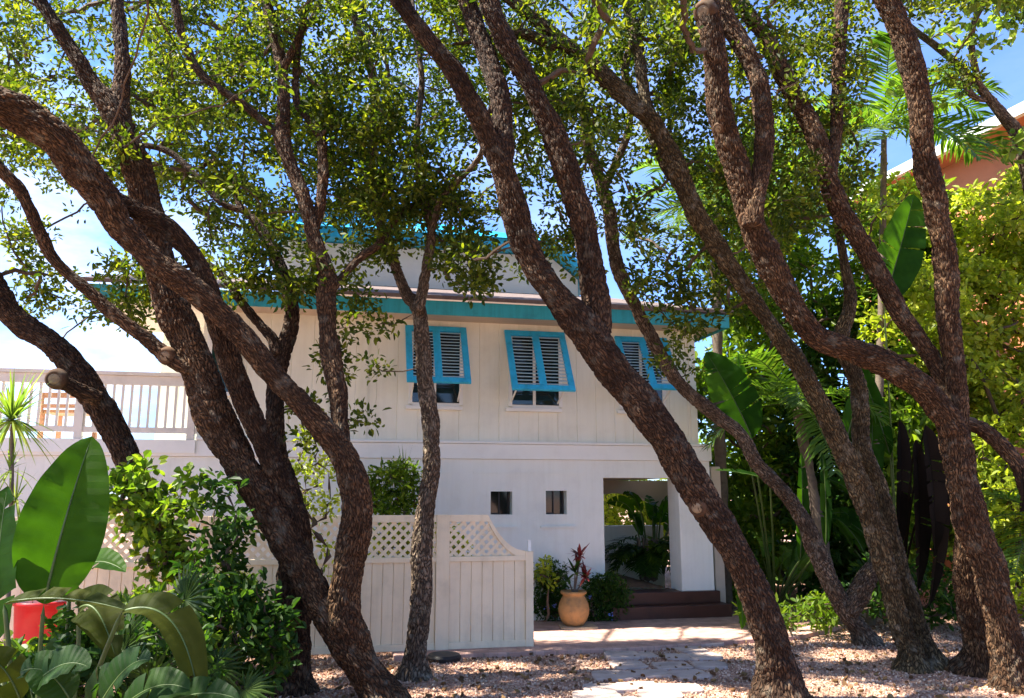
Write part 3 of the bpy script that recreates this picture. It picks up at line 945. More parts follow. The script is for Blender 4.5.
# ------------------------------------------------------------------ orange neighbour house on the right
A_ = P(1075, 300, 13.2); B_ = P(878, 300, 17.5)
dirv = Vector((B_.x - A_.x, B_.y - A_.y, 0)); ln = dirv.length
nb_ = empty('orange_house', (A_.x, A_.y, 0), math.atan2(dirv.y, dirv.x))
tag(nb_, 'terracotta orange house with a pale roof edge behind the bright shrubs on the right', 'house')
za, zb_ = P(1075, 118, 13.2).z, P(878, 178, 17.5).z
hw = (za + zb_) / 2 - 0.3
wall_holes('wall', -1.5, ln + 0.3, 0, hw, -6.0, -5.75, [], ORANGE, nb_)
wall_holes('front_wall', -1.5, ln + 0.3, 0, hw, -0.2, 0.0, [(ln * 0.45, ln * 0.6, 3.2, 4.4), (ln * 0.15, ln * 0.5, 0, 2.3)], ORANGE, nb_)
mb = MB(); mb.box(ln * 0.45, ln * 0.6, -0.17, -0.14, 3.2, 4.4); w = mb.make('window', GLASS, nb_)
mb = MB(); mb.box(ln * 0.45 - 0.08, ln * 0.6 + 0.08, -0.13, 0.05, 3.1, 3.195); mb.make('sill', WHITE, w)
mb = MB(); mb.box(-1.5, -1.3, -5.74, -0.21, 0, hw); mb.box(ln + 0.1, ln + 0.3, -5.74, -0.21, 0, hw); mb.make('end_wall', ORANGE, nb_)
mb = MB(); mb.box(-1.8, ln + 0.6, -6.3, 0.5, hw + 0.003, hw + 0.05); mb.make('soffit', ORANGE, nb_)
mb = MB(); mb.box(-1.8, ln + 0.6, 0.503, 0.62, hw + 0.0, hw + 0.2); mb.make('roof_edge', WHITE, nb_)
mb = MB()
r0 = [Vector((-1.8, 0.5, hw + 0.12)), Vector((ln + 0.6, 0.5, hw + 0.12)), Vector((ln - 1, -3, hw + 0.9)), Vector((0, -3, hw + 0.9))]
r1 = [Vector((ln + 0.6, -6.3, hw + 0.12)), Vector((-1.8, -6.3, hw + 0.12))]
mb.add(r0 + r1, [(0, 1, 2, 3), (3, 2, 4, 5), (1, 4, 2), (5, 0, 3)])
mb.make('roof', TERRA, nb_)
# ------------------------------------------------------------------ oak trees
def catmull(pts, n_per):
    pts = [np.asarray(p, float) for p in pts]
    p = [2 * pts[0] - pts[1]] + pts + [2 * pts[-1] - pts[-2]]
    out = []
    for i in range(1, len(p) - 2):
        n = n_per[i - 1]
        for k in range(n):
            t = k / n
            a, b, c, d = p[i - 1], p[i], p[i + 1], p[i + 2]
            out.append(0.5 * ((2 * b) + (-a + c) * t + (2 * a - 5 * b + 4 * c - d) * t * t + (-a + 3 * b - 3 * c + d) * t ** 3))
    out.append(pts[-1])
    return np.array(out)

def hash2(ix, iy, seed):
    h = (ix.astype(np.int64) * 374761393 + iy.astype(np.int64) * 668265263 + seed * 144665) & 0x7fffffff
    h = ((h ^ (h >> 13)) * 1274126177) & 0x7fffffff
    h = h ^ (h >> 16)
    return (h & 0xffff) / 65535.0, ((h >> 8) & 0xffff) / 65535.0

def worley(x, y, nx, seed):
    """distance to the cell border, periodic in x with period nx."""
    ix, iy = np.floor(x), np.floor(y)
    f1 = np.full(x.shape, 9.0); f2 = np.full(x.shape, 9.0)
    for dx in (-1, 0, 1):
        for dy in (-1, 0, 1):
            cx_, cy_ = ix + dx, iy + dy
            a, b = hash2(np.mod(cx_, nx), cy_ + 5000, seed)
            d = np.hypot(cx_ + a - x, cy_ + b - y)
            nf = d < f1
            f2 = np.where(nf, f1, np.minimum(f2, d))
            f1 = np.where(nf, d, f1)
    return f2 - f1

def vnoise(x, y, nx, seed):
    ix, iy = np.floor(x), np.floor(y)
    fx, fy = x - ix, y - iy
    fx = fx * fx * (3 - 2 * fx); fy = fy * fy * (3 - 2 * fy)
    g = lambda i, j: hash2(np.mod(ix + i, nx), iy + j + 5000, seed)[0]
    return (g(0, 0) * (1 - fx) + g(1, 0) * fx) * (1 - fy) + (g(0, 1) * (1 - fx) + g(1, 1) * fx) * fy

def tube_arrays(path, rad, nseg, rough=1.0, seed=0):
    n = len(path)
    T = np.gradient(path, axis=0)
    T /= np.linalg.norm(T, axis=1)[:, None] + 1e-9
    N = np.zeros_like(path)
    ref = np.array([0.3, 1.0, 0.1]); ref -= T[0] * ref.dot(T[0]); N[0] = ref / np.linalg.norm(ref)
    for i in range(1, n):
        v = N[i - 1] - T[i] * N[i - 1].dot(T[i])
        N[i] = v / (np.linalg.norm(v) + 1e-9)
    B = np.cross(T, N)
    s = np.concatenate([[0], np.cumsum(np.linalg.norm(np.diff(path, axis=0), axis=1))])
    th = np.linspace(0, 2 * np.pi, nseg, endpoint=False)
    TH, S = np.meshgrid(th, s)
    r0 = float(np.mean(rad))
    if rough > 0:
        nc = max(5, int(round(2 * np.pi * r0 / 0.025)))
        cell = worley(TH / (2 * np.pi) * nc, S / 0.095 + 0.45 * np.sin(TH * 3), nc, seed)
        fur = np.clip(cell / 0.42, 0, 1) ** 0.7
        nb = 4
        big = vnoise(TH / (2 * np.pi) * nb, S / 0.22, nb, seed + 3) - 0.5
        mid = vnoise(TH / (2 * np.pi) * 9, S / 0.09, 9, seed + 5) - 0.5
        dsp = rough * (fur - 1) * np.minimum(0.024, 0.2 * rad)[:, None] + rad[:, None] * (0.24 * big + 0.14 * mid + 0.20 * (vnoise(TH / (2 * np.pi) * 3, S / 0.5 + 7, 3, seed + 9) - 0.5))
    else:
        dsp = 0
    RR = rad[:, None] + dsp
    V = path[:, None, :] + RR[..., None] * (np.cos(TH)[..., None] * N[:, None, :] + np.sin(TH)[..., None] * B[:, None, :])
    V[-1] = path[-1] + (V[-1] - path[-1]) * 0.04
    V[0] = path[0] + (V[0] - path[0]) * 0.04
    i, j = np.meshgrid(np.arange(n - 1), np.arange(nseg), indexing='ij')
    j2 = (j + 1) % nseg
    F = np.stack([i * nseg + j, i * nseg + j2, (i + 1) * nseg + j2, (i + 1) * nseg + j], -1).reshape(-1, 4)
    c = 2 * np.pi * r0 / nseg
    uv = np.stack([np.stack([j * c, s[i]], -1), np.stack([(j + 1) * c, s[i]], -1), np.stack([(j + 1) * c, s[i + 1]], -1), np.stack([j * c, s[i + 1]], -1)], 2).reshape(-1, 2)
    return V.reshape(-1, 3), F, uv

def limb_path(pts, Y0, Y1, step=0.016):
    """pts: (u, v, width in px) along a limb; depth runs from Y0 to Y1. Returns dense points and radii."""
    d = [0]
    for a, b in zip(pts, pts[1:]):
        d.append(d[-1] + math.hypot(a[0] - b[0], a[1] - b[1]))
    # the widths were read along the horizontal: turn them into true cross widths
    pp_ = []
    for i, (u, v, w) in enumerate(pts):
        a_, b_ = pts[max(0, i - 1)], pts[min(len(pts) - 1, i + 1)]
        f_ = abs(a_[1] - b_[1]) / (math.hypot(a_[0] - b_[0], a_[1] - b_[1]) + 1e-6)
        pp_.append((u, v, w * min(1, max(0.78, f_)) * 0.90))
    pts = pp_
    xyzr = []
    for (u, v, w), q in zip(pts, d):
        Y = Y0 + (Y1 - Y0) * q / d[-1]
        p = P(u, v, Y)
        # distance along the lens axis gives the true width
        zc = depth(u, v, Y)
        xyzr.append((p.x, p.y, p.z, w / 2 * zc / FPX))
    lens = [math.dist(a[:3], b[:3]) for a, b in zip(xyzr, xyzr[1:])]
    c = catmull(xyzr, [max(2, int(l / step)) for l in lens])
    return c[:, :3], np.maximum(c[:, 3], 0.006)

SKEL = {}     # tree -> list of skeleton points (for growing the crown)
TREES = {}
def extend_up(path, rad, ln=1.3, seed=0):
    r = np.random.default_rng(seed)
    d = path[-1] - path[-6]; d /= np.linalg.norm(d)
    d = d + np.array([r.normal(0, .12), r.normal(0, .12), 0.25]); d /= np.linalg.norm(d)
    n = int(ln / 0.03)
    q = np.arange(1, n + 1)[:, None] * 0.03
    ext = path[-1] + d * q + np.sin(q * 2.5) * 0.05 * r.normal(0, 1, 3)
    re = rad[-1] * (1 - 0.75 * np.arange(1, n + 1) / n)
    return np.concatenate([path, ext]), np.concatenate([rad, re])

def flare(path, rad, hgt=0.32, k=0.55):
    """root flare and a short root end under the ground"""
    base = path[0].copy()
    z = path[:, 2] - base[2]
    rad = rad * (1 + k * np.clip(1 - z / hgt, 0, 1) ** 2)
    m = 8
    d = path[0] - path[4]; d /= np.linalg.norm(d)
    d = np.array([d[0] * 0.5, d[1] * 0.5, -1.0])
    pre = base + d * (np.arange(m, 0, -1)[:, None] * 0.025)
    return np.concatenate([pre, path]), np.concatenate([np.full(m, rad[0] * 1.05), rad])

def oak(key, label, limbs, mat=BARK, seed=0, scars=()):
    """limbs: list of dicts(pts, Y0, Y1, ground, ext). The first is the trunk."""
    root = None
    skel, paths = [], []
    for li, lb in enumerate(limbs):
        path, rad = limb_path(lb['p'], lb['Y'][0], lb['Y'][1])
        if lb.get('ext'):
            path, rad = extend_up(path, rad, lb['ext'], seed * 31 + li)
        if lb.get('ground'):
            path, rad = flare(path, rad, k=lb.get('fl', 0.5))
        skel.append(path[::6]); paths.append((path, rad))
        nseg = int(np.clip(2 * math.pi * np.max(rad) / 0.009, 14, 120))
        V, F, uv = tube_arrays(path, rad, nseg, lb.get('rough', 1.0), seed * 17 + li)
        if root is None:
            base = path[0].copy(); base[2] = 0
            root = empty('oak_tree', tuple(base))
            tag(root, label, 'tree', 'oak trees in front of the house')
        V = V - np.array(root.location)
        build('trunk' if (li == 0 or lb.get('ground')) else 'limb', V, [(F, 0)], mat, root, uv)
    for (u, v, w, Y, tilt) in scars:
        eye = np.array((0, 0, H)); d_ = np.array(ray(u, v)); d_ /= np.linalg.norm(d_)
        best = None
        for path, rad in paths:
            q = path - eye; al = q @ d_
            off = np.linalg.norm(q - al[:, None] * d_, axis=1) / rad + al * 0.05
            i = int(np.argmin(off))
            if best is None or off[i] < best[0]:
                best = (off[i], path[i], rad[i], al[i])
        _, ax_, ra_, al_ = best
        hit = eye + d_ * al_
        lat = hit - ax_; bl = np.linalg.norm(lat)
        lat = lat * min(1.0, 0.72 * ra_ / (bl + 1e-6))
        c = Vector(ax_ + lat - d_ * (math.sqrt(max(0, ra_ ** 2 - np.dot(lat, lat))) - 0.012)) - root.location
        r = w / 2 * al_ / FPX * 0.8
        view = Vector(d_)
        nrm = (-view + Vector(lat / ra_) * 0.9 + Vector(tilt) * 0.3).normalized()
        M = Matrix.Translation(c) @ nrm.to_track_quat('Z', 'Y').to_matrix().to_4x4()
        mb = MB()
        mb.lathe([(1.7 * r, -0.06), (1.5 * r, -0.015), (1.25 * r, 0.004), (1.0 * r, 0.009), (0.80 * r, 0.003)], n=28, M=M)
        sc = mb.make('branch_collar', mat, root, smooth=True)
        mb = MB()
        mb.lathe([(0.84 * r, -0.01), (0.84 * r, 0.006), (0.45 * r, 0.008), (0.05 * r, 0.007)], n=28, M=M)
        mb.make('cut_face', CUTWOOD, sc, smooth=True)
    SKEL[key] = np.concatenate(skel)
    TREES[key] = root
    return root

def D(p, Y, **k):
    return dict(p=p, Y=Y, **k)

oak('A', 'stout brown oak crossing the view from middle-left base, its huge limb reaching the left edge', [
    D([(388, 706, 50), (364, 668, 45), (334, 626, 43), (285, 540, 40), (240, 462, 40), (213, 409, 45), (188, 345, 42), (167, 290, 37), (150, 225, 35), (137, 168, 33), (117, 118, 29), (93, 84, 24), (69, 46, 20), (40, 0, 17)], (6.95, 6.75), ground=True, ext=1.3),
    D([(368, 668, 28), (352, 632, 36), (345, 600, 36), (352, 555, 36), (358, 520, 38), (354, 486, 38), (342, 452, 36), (309, 412, 33), (275, 378, 32), (247, 343, 33), (223, 316, 34), (189, 286, 36), (155, 262, 36), (120, 226, 40), (103, 196, 46), (60, 142, 52), (20, 115, 54), (-30, 90, 55), (-110, 50, 50)], (6.97, 5.5), ext=1.0),
    D([(130, 150, 22), (121, 112, 20), (122, 60, 16), (117, 0, 14)], (6.78, 7.0), ext=1.2),
    D([(190, 372, 20), (168, 357, 24), (148, 340, 22), (117, 316, 20), (86, 289, 17), (55, 261, 15), (40, 232, 15), (21, 192, 16), (0, 168, 17), (-40, 120, 16)], (6.75, 6.2), ext=1.0),
    D([(356, 540, 26), (352, 500, 25), (345, 465, 22), (341, 430, 20), (339, 395, 21), (333, 367, 23), (327, 326, 22), (326, 300, 22), (327, 275, 22), (314, 237, 18), (303, 195, 17), (288, 160, 16), (282, 137, 17), (284, 103, 14), (282, 69, 13), (272, 24, 13), (265, 0, 12)], (6.85, 7.9), ext=1.4),
    D([(284, 142, 14), (262, 120, 12), (241, 103, 12), (206, 79, 12), (186, 48, 11), (179, 20, 10), (172, -10, 9)], (7.65, 7.5), ext=1.0),
    D([(312, 232, 13), (320, 206, 12), (323, 165, 12), (320, 136, 12), (309, 120, 9), (296, 98, 8), (300, 40, 8), (318, 10, 7)], (7.5, 8.0), ext=0.8),
    D([(283, 70, 10), (299, 36, 9), (306, 10, 8)], (7.75, 7.6), ext=0.7),
    D([(330, 292, 13), (347, 271, 12), (362, 256, 12), (376, 247, 11), (386, 232, 11), (400, 214, 10), (425, 200, 8)], (7.3, 8.2), ext=0.6),
], seed=1, scars=[(165, 356, 13, 6.52, (-.5, 0, 0))])

oak('B', 'darker two-stemmed oak behind the crossing trunks at left, its foot in deep shade', [
    D([(288, 704, 62), (289, 660, 50), (293, 610, 42), (297, 560, 36), (297, 525, 31), (292, 505, 29), (275, 470, 28), (254, 422, 28), (234, 374, 27), (220, 328, 27), (205, 280, 26), (186, 246, 26), (162, 224, 27), (128, 206, 26), (100, 188, 20), (76, 165, 12)], (7.45, 6.0), ground=True),
    D([(294, 600, 30), (298, 550, 28), (292, 500, 24), (279, 453, 20), (275, 395, 20), (280, 360, 20), (292, 318, 18), (283, 276, 17), (268, 240, 15), (247, 213, 12), (222, 203, 10), (192, 172, 10), (165, 150, 9), (120, 142, 7)], (7.4, 8.0), ext=0.5),
    D([(278, 356, 14), (272, 338, 14), (261, 326, 14), (241, 302, 13), (226, 280, 11), (205, 262, 9), (180, 250, 7)], (7.6, 7.7), ext=0.5),
    D([(250, 215, 9), (238, 202, 8), (236, 184, 9), (227, 166, 8), (210, 162, 8), (196, 172, 7)], (7.85, 8.0)),
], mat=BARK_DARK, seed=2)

oak('F', 'slender pale-barked oak standing alone before the fence, forked into a narrow Y', [
    D([(414, 678, 29), (417, 650, 25), (421, 595, 24), (422, 544, 23), (428, 492, 21), (431, 467, 21), (431, 436, 20), (428, 402, 19), (424, 367, 18), (422, 333, 18), (417, 305, 18), (407, 295, 15), (395, 264, 13), (386, 240, 11), (380, 222, 11), (376, 200, 11), (373, 150, 10), (374, 86, 10), (366, 52, 9), (355, 20, 8), (350, -5, 8)], (7.95, 8.3), ground=True, ext=1.0),
    D([(417, 312, 14), (421, 298, 13), (426, 271, 12), (430, 247, 11), (431, 231, 10), (424, 199, 9), (419, 165, 9), (417, 130, 8), (422, 80, 7), (415, 30, 6)], (7.97, 8.2), ext=0.8),
    D([(429, 240, 9), (436, 215, 9), (441, 199, 9), (457, 182, 9), (474, 164, 8), (482, 150, 6), (486, 120, 5)], (8.0, 7.4), ext=0.5),
], mat=BARK_GREY, seed=3)

oak('G', 'tallest dark oak in the middle, leaning left across the shutters with two forks overhead', [
    D([(779, 702, 50), (776, 664, 42), (765, 620, 40), (745, 571, 39), (727, 537, 42), (705, 503, 44), (685, 472, 44), (664, 433, 46), (636, 396, 50), (604, 357, 52), (580, 322, 48), (552, 290, 38), (528, 254, 33), (517, 215, 32), (506, 179, 30), (494, 150, 28), (477, 113, 27), (457, 76, 26), (429, 40, 25), (402, 5, 25), (380, -30, 24)], (7.14, 6.4), ground=True, ext=1.6),
    D([(598, 335, 34), (597, 312, 32), (594, 290, 30), (588, 255, 28), (583, 222, 29), (570, 179, 29), (553, 134, 28), (532, 89, 26), (512, 52, 26), (494, 15, 25), (485, -20, 24)], (6.9, 6.7), ext=1.5),
    D([(503, 168, 24), (502, 138, 25), (500, 96, 24), (484, 48, 22), (470, 8, 21), (462, -20, 20)], (6.6, 7.0), ext=1.4),
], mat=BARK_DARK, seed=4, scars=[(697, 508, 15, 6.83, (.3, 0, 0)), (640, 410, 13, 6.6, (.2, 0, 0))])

oak('H', 'thin smooth oak behind, rising from right of centre and bowing left over the doorway side', [
    D([(866, 646, 30), (858, 630, 25), (846, 613, 23), (822, 565, 22), (808, 530, 21), (787, 496, 20), (756, 461, 20), (739, 433, 20), (708, 409, 19), (681, 385, 18), (668, 368, 17), (649, 333, 17), (625, 285, 16), (614, 250, 15), (610, 213, 14), (600, 179, 14), (588, 146, 13), (585, 120, 11), (581, 90, 10), (590, 40, 9)], (9.7, 8.8), ground=True, ext=0.8),
    D([(603, 190, 11), (612, 170, 10), (622, 150, 9), (630, 120, 8), (626, 80, 7)], (8.9, 8.7), ext=0.6),
    D([(846, 612, 30), (858, 595, 27), (866, 578, 25), (876, 566, 20)], (9.65, 9.5)),
], mat=BARK_GREY, seed=5)

oak('J', 'mossy oak with twin stems at right, one limb reaching far left behind the tallest oak', [
    D([(913, 671, 32), (910, 652, 28), (901, 628, 26), (887, 578, 25), (873, 527, 26), (857, 480, 27), (842, 450, 25), (829, 423, 25), (811, 388, 26), (787, 347, 24), (763, 314, 21), (739, 278, 24), (715, 244, 25), (701, 222, 25), (686, 192, 25), (672, 158, 25), (653, 124, 25), (625, 96, 25), (594, 69, 24), (563, 41, 19), (533, 17, 18), (505, -5, 17), (470, -40, 15)], (8.3, 7.7), ground=True, ext=1.0),
    D([(929, 664, 30), (923, 645, 25), (911, 606, 23), (894, 545, 22), (878, 485, 21), (862, 448, 20), (860, 409, 20), (855, 376, 20), (842, 340, 17), (850, 300, 13), (842, 250, 10)], (8.5, 8.7), ground=True, ext=0.8),
    D([(655, 128, 16), (645, 100, 14), (639, 52, 13), (629, 10, 12), (632, -20, 11)], (7.9, 8.1), ext=1.2),
    D([(690, 200, 16), (668, 170, 14), (655, 145, 12), (640, 110, 11), (625, 70, 9), (640, 20, 8)], (8.0, 8.5), ext=0.8),
    D([(570, 46, 20), (548, 42, 18), (522, 34, 16), (500, 38, 12)], (7.75, 7.5), ext=0.5),
], mat=BARK_MOSS, seed=6)

oak('I', 'many-stemmed oak at the right edge with a thick sideways limb and upright branches', [
    D([(1020, 694, 50), (1006, 640, 38), (990, 575, 36), (973, 527, 36), (963, 485, 34), (958, 452, 36), (948, 420, 37), (928, 394, 37), (894, 368, 34), (853, 350, 33), (818, 337, 34), (794, 309, 36), (777, 275, 36), (760, 244, 36), (752, 221, 31), (743, 186, 30), (729, 144, 30), (719, 103, 28), (715, 58, 26), (708, 10, 27), (706, 2, 27)], (7.5, 6.9), ground=True),
    D([(752, 228, 24), (754, 210, 22), (757, 190, 20), (762, 165, 20), (765, 131, 22), (760, 86, 25), (746, 52, 25), (726, 20, 25), (712, -15, 23)], (6.95, 7.3), ext=1.4),
    D([(957, 440, 22), (952, 405, 23), (942, 375, 22), (922, 343, 22), (901, 313, 25), (877, 271, 24), (853, 230, 25), (833, 193, 26), (822, 155, 22), (808, 118, 22), (787, 83, 24), (767, 41, 20), (743, 8, 18), (725, -25, 17)], (7.45, 7.8), ext=1.2),
    D([(829, 182, 16), (832, 160, 16), (836, 137, 15), (837, 103, 15), (839, 52, 15), (842, 0, 15), (843, -20, 14)], (7.7, 8.0), ext=1.2),
    D([(958, 450, 24), (957, 402, 23), (954, 361, 22), (949, 316, 24), (946, 264, 25), (941, 237, 25), (935, 206, 26), (927, 172, 26), (922, 131, 26), (916, 86, 26), (904, 41, 27), (887, 3, 25), (872, -25, 24)], (7.45, 7.0), ext=1.4),
    D([(982, 671, 44), (980, 650, 34), (973, 610, 32), (967, 560, 28), (966, 520, 24), (962, 480, 20)], (8.15, 7.7), ground=True, fl=0.6),
    D([(952, 425, 20), (970, 424, 21), (990, 435, 22), (1010, 455, 22), (1024, 478, 20), (1040, 520, 16)], (7.45, 7.2)),
], seed=7, scars=[(703, 12, 17, 6.74, (-.3, 0, .3)), (718, 129, 10, 6.78, (0, 0, 0)), (746, 219, 13, 6.75, (.2, 0, 0))])

oak('K', 'dark vine-wrapped oak leaning out of the left edge beside the deck railing', [
    D([(222, 694, 40), (214, 655, 34), (206, 623, 30), (192, 585, 31), (172, 547, 32), (146, 502, 33), (131, 467, 32), (117, 436, 32), (98, 402, 36), (79, 374, 38), (52, 343, 34), (21, 323, 32), (0, 299, 33), (-25, 255, 32), (-50, 190, 30)], (7.5, 6.8), ground=True, ext=1.6),
    D([(100, 400, 24), (80, 392, 22), (66, 384, 20), (55, 379, 18)], (6.9, 6.55)),
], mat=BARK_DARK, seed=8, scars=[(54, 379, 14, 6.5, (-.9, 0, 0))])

oak('M', 'thin bare branching tree crossing the blue sky at the top right corner', [
    D([(1075, 560, 26), (1062, 400, 24), (1048, 280, 22), (1034, 190, 20), (1018, 137, 17), (1001, 113, 15), (976, 84, 12), (949, 57, 11), (917, 32, 9), (890, 10, 7), (865, -10, 6)], (10.5, 9.5), ext=0.6, rough=0.6),
    D([(962, 64, 9), (966, 78, 9), (968, 90, 9), (976, 98, 9), (988, 100, 9), (997, 100, 7)], (9.65, 9.8), rough=0.4),
    D([(980, 88, 8), (972, 50, 7), (975, 20, 6), (990, -10, 5)], (9.7, 9.2), ext=0.6, rough=0.4),
], mat=BARK_GREY, seed=9)
# the foot of this tree lies behind the shrubs: carry its trunk to the ground
def foot(key, path_top, w):
    root = TREES[key]
    t = Vector(path_top)
    pts = np.array([[root.location.x - root.location.x, 0, -0.1], [0.02, 0, 0.8], [t.x - root.location.x, t.y - root.location.y, t.z]])
    c = catmull(np.concatenate([pts, np.array([[w * 1.3], [w * 1.1], [w]])], 1), [20, 40])
    V, F, uv = tube_arrays(c[:, :3], c[:, 3], 30, 0.6, 99)
    build('trunk', V, [(F, 0)], BARK_GREY, root, uv)
foot('M', P(1075, 556, 10.5), 0.17)

# ------------------------------------------------------------------ crowns: twigs grown from the limbs, leaves on the twigs
def leaves(cen, nper, cr, length, width, rng, up=0.5, flat=0.75, droop=0.0):
    n = len(cen) * nper
    c = np.repeat(cen, nper, 0)
    off = rng.normal(0, 1, (n, 3)); off /= np.linalg.norm(off, axis=1)[:, None]
    off *= (rng.random(n) ** 0.5)[:, None] * cr
    off[:, 2] *= flat
    p = c + off
    a = off / cr + rng.normal(0, 0.7, (n, 3)); a[:, 2] -= droop
    a /= np.linalg.norm(a, axis=1)[:, None] + 1e-9
    nn = rng.normal(0, 1, (n, 3)); nn[:, 2] += up * 2
    s = np.cross(a, nn); s /= np.linalg.norm(s, axis=1)[:, None] + 1e-9
    nn = np.cross(s, a)
    Lg = length * rng.uniform(0.45, 1.45, n)[:, None]; W = width * rng.uniform(0.7, 1.25, n)[:, None]
    fo = rng.uniform(0.05, 0.4, n)[:, None] * W
    cu = rng.uniform(-0.25, 0.1, n)[:, None] * Lg
    v0 = p
    l1 = p + a * Lg * .35 + s * W * .5 + nn * (fo + cu * 0.2); r1 = p + a * Lg * .35 - s * W * .5 + nn * (fo + cu * 0.2)
    l2 = p + a * Lg * .72 + s * W * .42 + nn * (fo + cu * .6); r2 = p + a * Lg * .72 - s * W * .42 + nn * (fo + cu * .6)
    tp = p + a * Lg + nn * cu
    V = np.stack([v0, r1, r2, tp, l2, l1], 1).reshape(-1, 3)
    b = np.arange(n)[:, None] * 6
    F = np.concatenate([b + np.array([[0, 1, 2, 3]]), b + np.array([[0, 3, 4, 5]])])
    return V, F

def grow(skel, targets, rng, seg=0.10):
    """twigs from the nearest grown point to each target; returns polylines with radii"""
    nodes = [skel]
    N = skel.copy()
    par = -np.ones(len(N), int)
    d0 = np.min(np.linalg.norm(targets[:, None, :] - skel[None, ::3, :], axis=2), axis=1)
    polys = []
    buf = np.zeros((len(N) + len(targets) * 30, 3)); buf[:len(N)] = N
    parent = -np.ones(len(buf), int); cnt = np.zeros(len(buf))
    m = len(N)
    for ti in np.argsort(d0):
        t = targets[ti]
        k = int(np.argmin(np.linalg.norm(buf[:m] - t, axis=1) + 0.15 * np.maximum(0, buf[:m, 2] - t[2])))
        a = buf[k]
        dist = np.linalg.norm(t - a)
        n = int(np.clip(dist / seg, 2, 26))
        mid = (a + t) / 2 + rng.normal(0, 0.17, 3) * dist
        q = np.linspace(0, 1, n + 1)[1:, None]
        pts = (1 - q) ** 2 * a + 2 * q * (1 - q) * mid + q * q * t + rng.normal(0, 0.012, (n, 3))
        idx = [k]
        for p in pts:
            buf[m] = p; parent[m] = idx[-1]; idx.append(m); m += 1
        polys.append(idx)
        j = idx[-1]
        while j >= 0 and j >= len(skel):
            cnt[j] += 1; j = parent[j]
    rad = 0.0056 * np.sqrt(np.maximum(cnt, 1)) + 0.0022
    rad = np.minimum(rad, 0.03)
    return [(buf[i], np.concatenate([[rad[i[1]]], rad[i[1:]]])) for i in polys]

def twig_mesh(polys, nseg=5):
    Vs, Fs, o = [], [], 0
    for pts, rad in polys:
        V, F, _ = tube_arrays(np.asarray(pts), np.asarray(rad), nseg, 0)
        Vs.append(V); Fs.append(F + o); o += len(V)
    return np.concatenate(Vs), np.concatenate(Fs)

crng = np.random.default_rng(21)
# places the sun reaches through gaps in the canopy: (point, radius)
SUNNY = [(G(u, v), r) for u, v, r in ((560, 640, .35), (610, 639, .4), (660, 638, .4), (715, 637, .35), (760, 640, .3), (420, 672, .25), (500, 668, .3), (600, 668, .2), (640, 684, .22),
         (735, 655, .25), (845, 655, .3), (930, 652, .25), (700, 690, .2), (820, 685, .2))]
SUNNY += [(P(u, v, Y), r) for u, v, Y, r in ((970, 230, 11, .7), (1000, 210, 11, .7), (1010, 290, 11, .8), (960, 300, 11, .6), (1000, 400, 11, .8), (1000, 500, 11, .8), (97, 450, 4.7, .16), (725, 385, 9.9, .35), (790, 575, 10.3, .5), (760, 520, 10.3, .4), (795, 420, 11, .5), (764, 655, 7, .25), (990, 550, 7.5, .3), (420, 480, 8, .2), (425, 580, 8, .2))]
S_C = np.array([tuple(c) for c, _ in SUNNY]); S_R = np.array([r for _, r in SUNNY])
S_D = np.array(sv) / np.linalg.norm(np.array(sv))
def blocks_sun(p, pad=0.14):
    w = np.asarray(p) - S_C
    al = w @ S_D
    d = np.linalg.norm(w - al[:, None] * S_D, axis=1)
    return bool(np.any((al > 0.3) & (d < S_R + pad)))
# where the canopy hangs: (u0, u1, v0, v1, count, Y0, Y1)
FIELDS = [
    (-120, 140, -60, 150, 150, 5.6, 8.6), (140, 400, -60, 130, 240, 6.4, 9.2), (400, 700, -60, 110, 190, 6.4, 9.4),
    (700, 870, -60, 80, 80, 6.8, 9.2), (900, 1040, -50, 16, 34, 7.2, 9.6),
    (0, 150, 130, 185, 22, 6.0, 8.4), (0, 70, 185, 250, 5, 6.0, 7.6), (20, 90, 240, 320, 7, 6.0, 7.2), (100, 180, 262, 325, 14, 6.3, 7.4),
    (150, 330, 120, 225, 70, 6.6, 9.0), (200, 330, 215, 300, 26, 7.0, 8.6), (320, 480, 110, 215, 80, 7.2, 9.0),
    (330, 400, 190, 250, 8, 7.4, 8.4), (440, 490, 205, 290, 16, 7.2, 8.0),
    (500, 600, 90, 215, 26, 6.8, 8.8), (560, 640, 120, 250, 16, 7.8, 9.0), (600, 720, 100, 180, 20, 7.8, 9.4), (635, 710, 220, 300, 12, 8.2, 9.4),
    (330, 500, 200, 262, 13, 7.6, 8.8), (525, 585, 232, 268, 7, 7.8, 8.8),
    (655, 700, 290, 370, 8, 8.2, 9.0), (330, 385, 250, 370, 10, 7.3, 8.0), (300, 370, 395, 470, 10, 7.2, 7.8),
    (700, 860, 100, 230, 70, 7.4, 9.2), (700, 800, 230, 310, 18, 8.0, 9.2), (930, 975, 65, 110, 3, 8.8, 9.4), (950, 1024, 150, 160, 0, 9, 9.5),
]
targets = []
for (u0, u1, v0, v1, n, Y0, Y1) in FIELDS:
    for _ in range(int(n * 1.25)):
        Ya = max(Y0, 7.2) if crng.random() < 0.92 else Y0
        u_, v_ = crng.uniform(u0, u1), crng.uniform(v0, v1)
        Yb = max(Y1, Ya + 1.2)
        if P(u_, v_, Yb + 1.8).z > 5.0 and u_ < 900: Yb += 1.8
        for _try in range(9):
            p_ = tuple(P(u_, v_, crng.uniform(Ya, Yb)))
            if not blocks_sun(p_): break
        targets.append(p_)
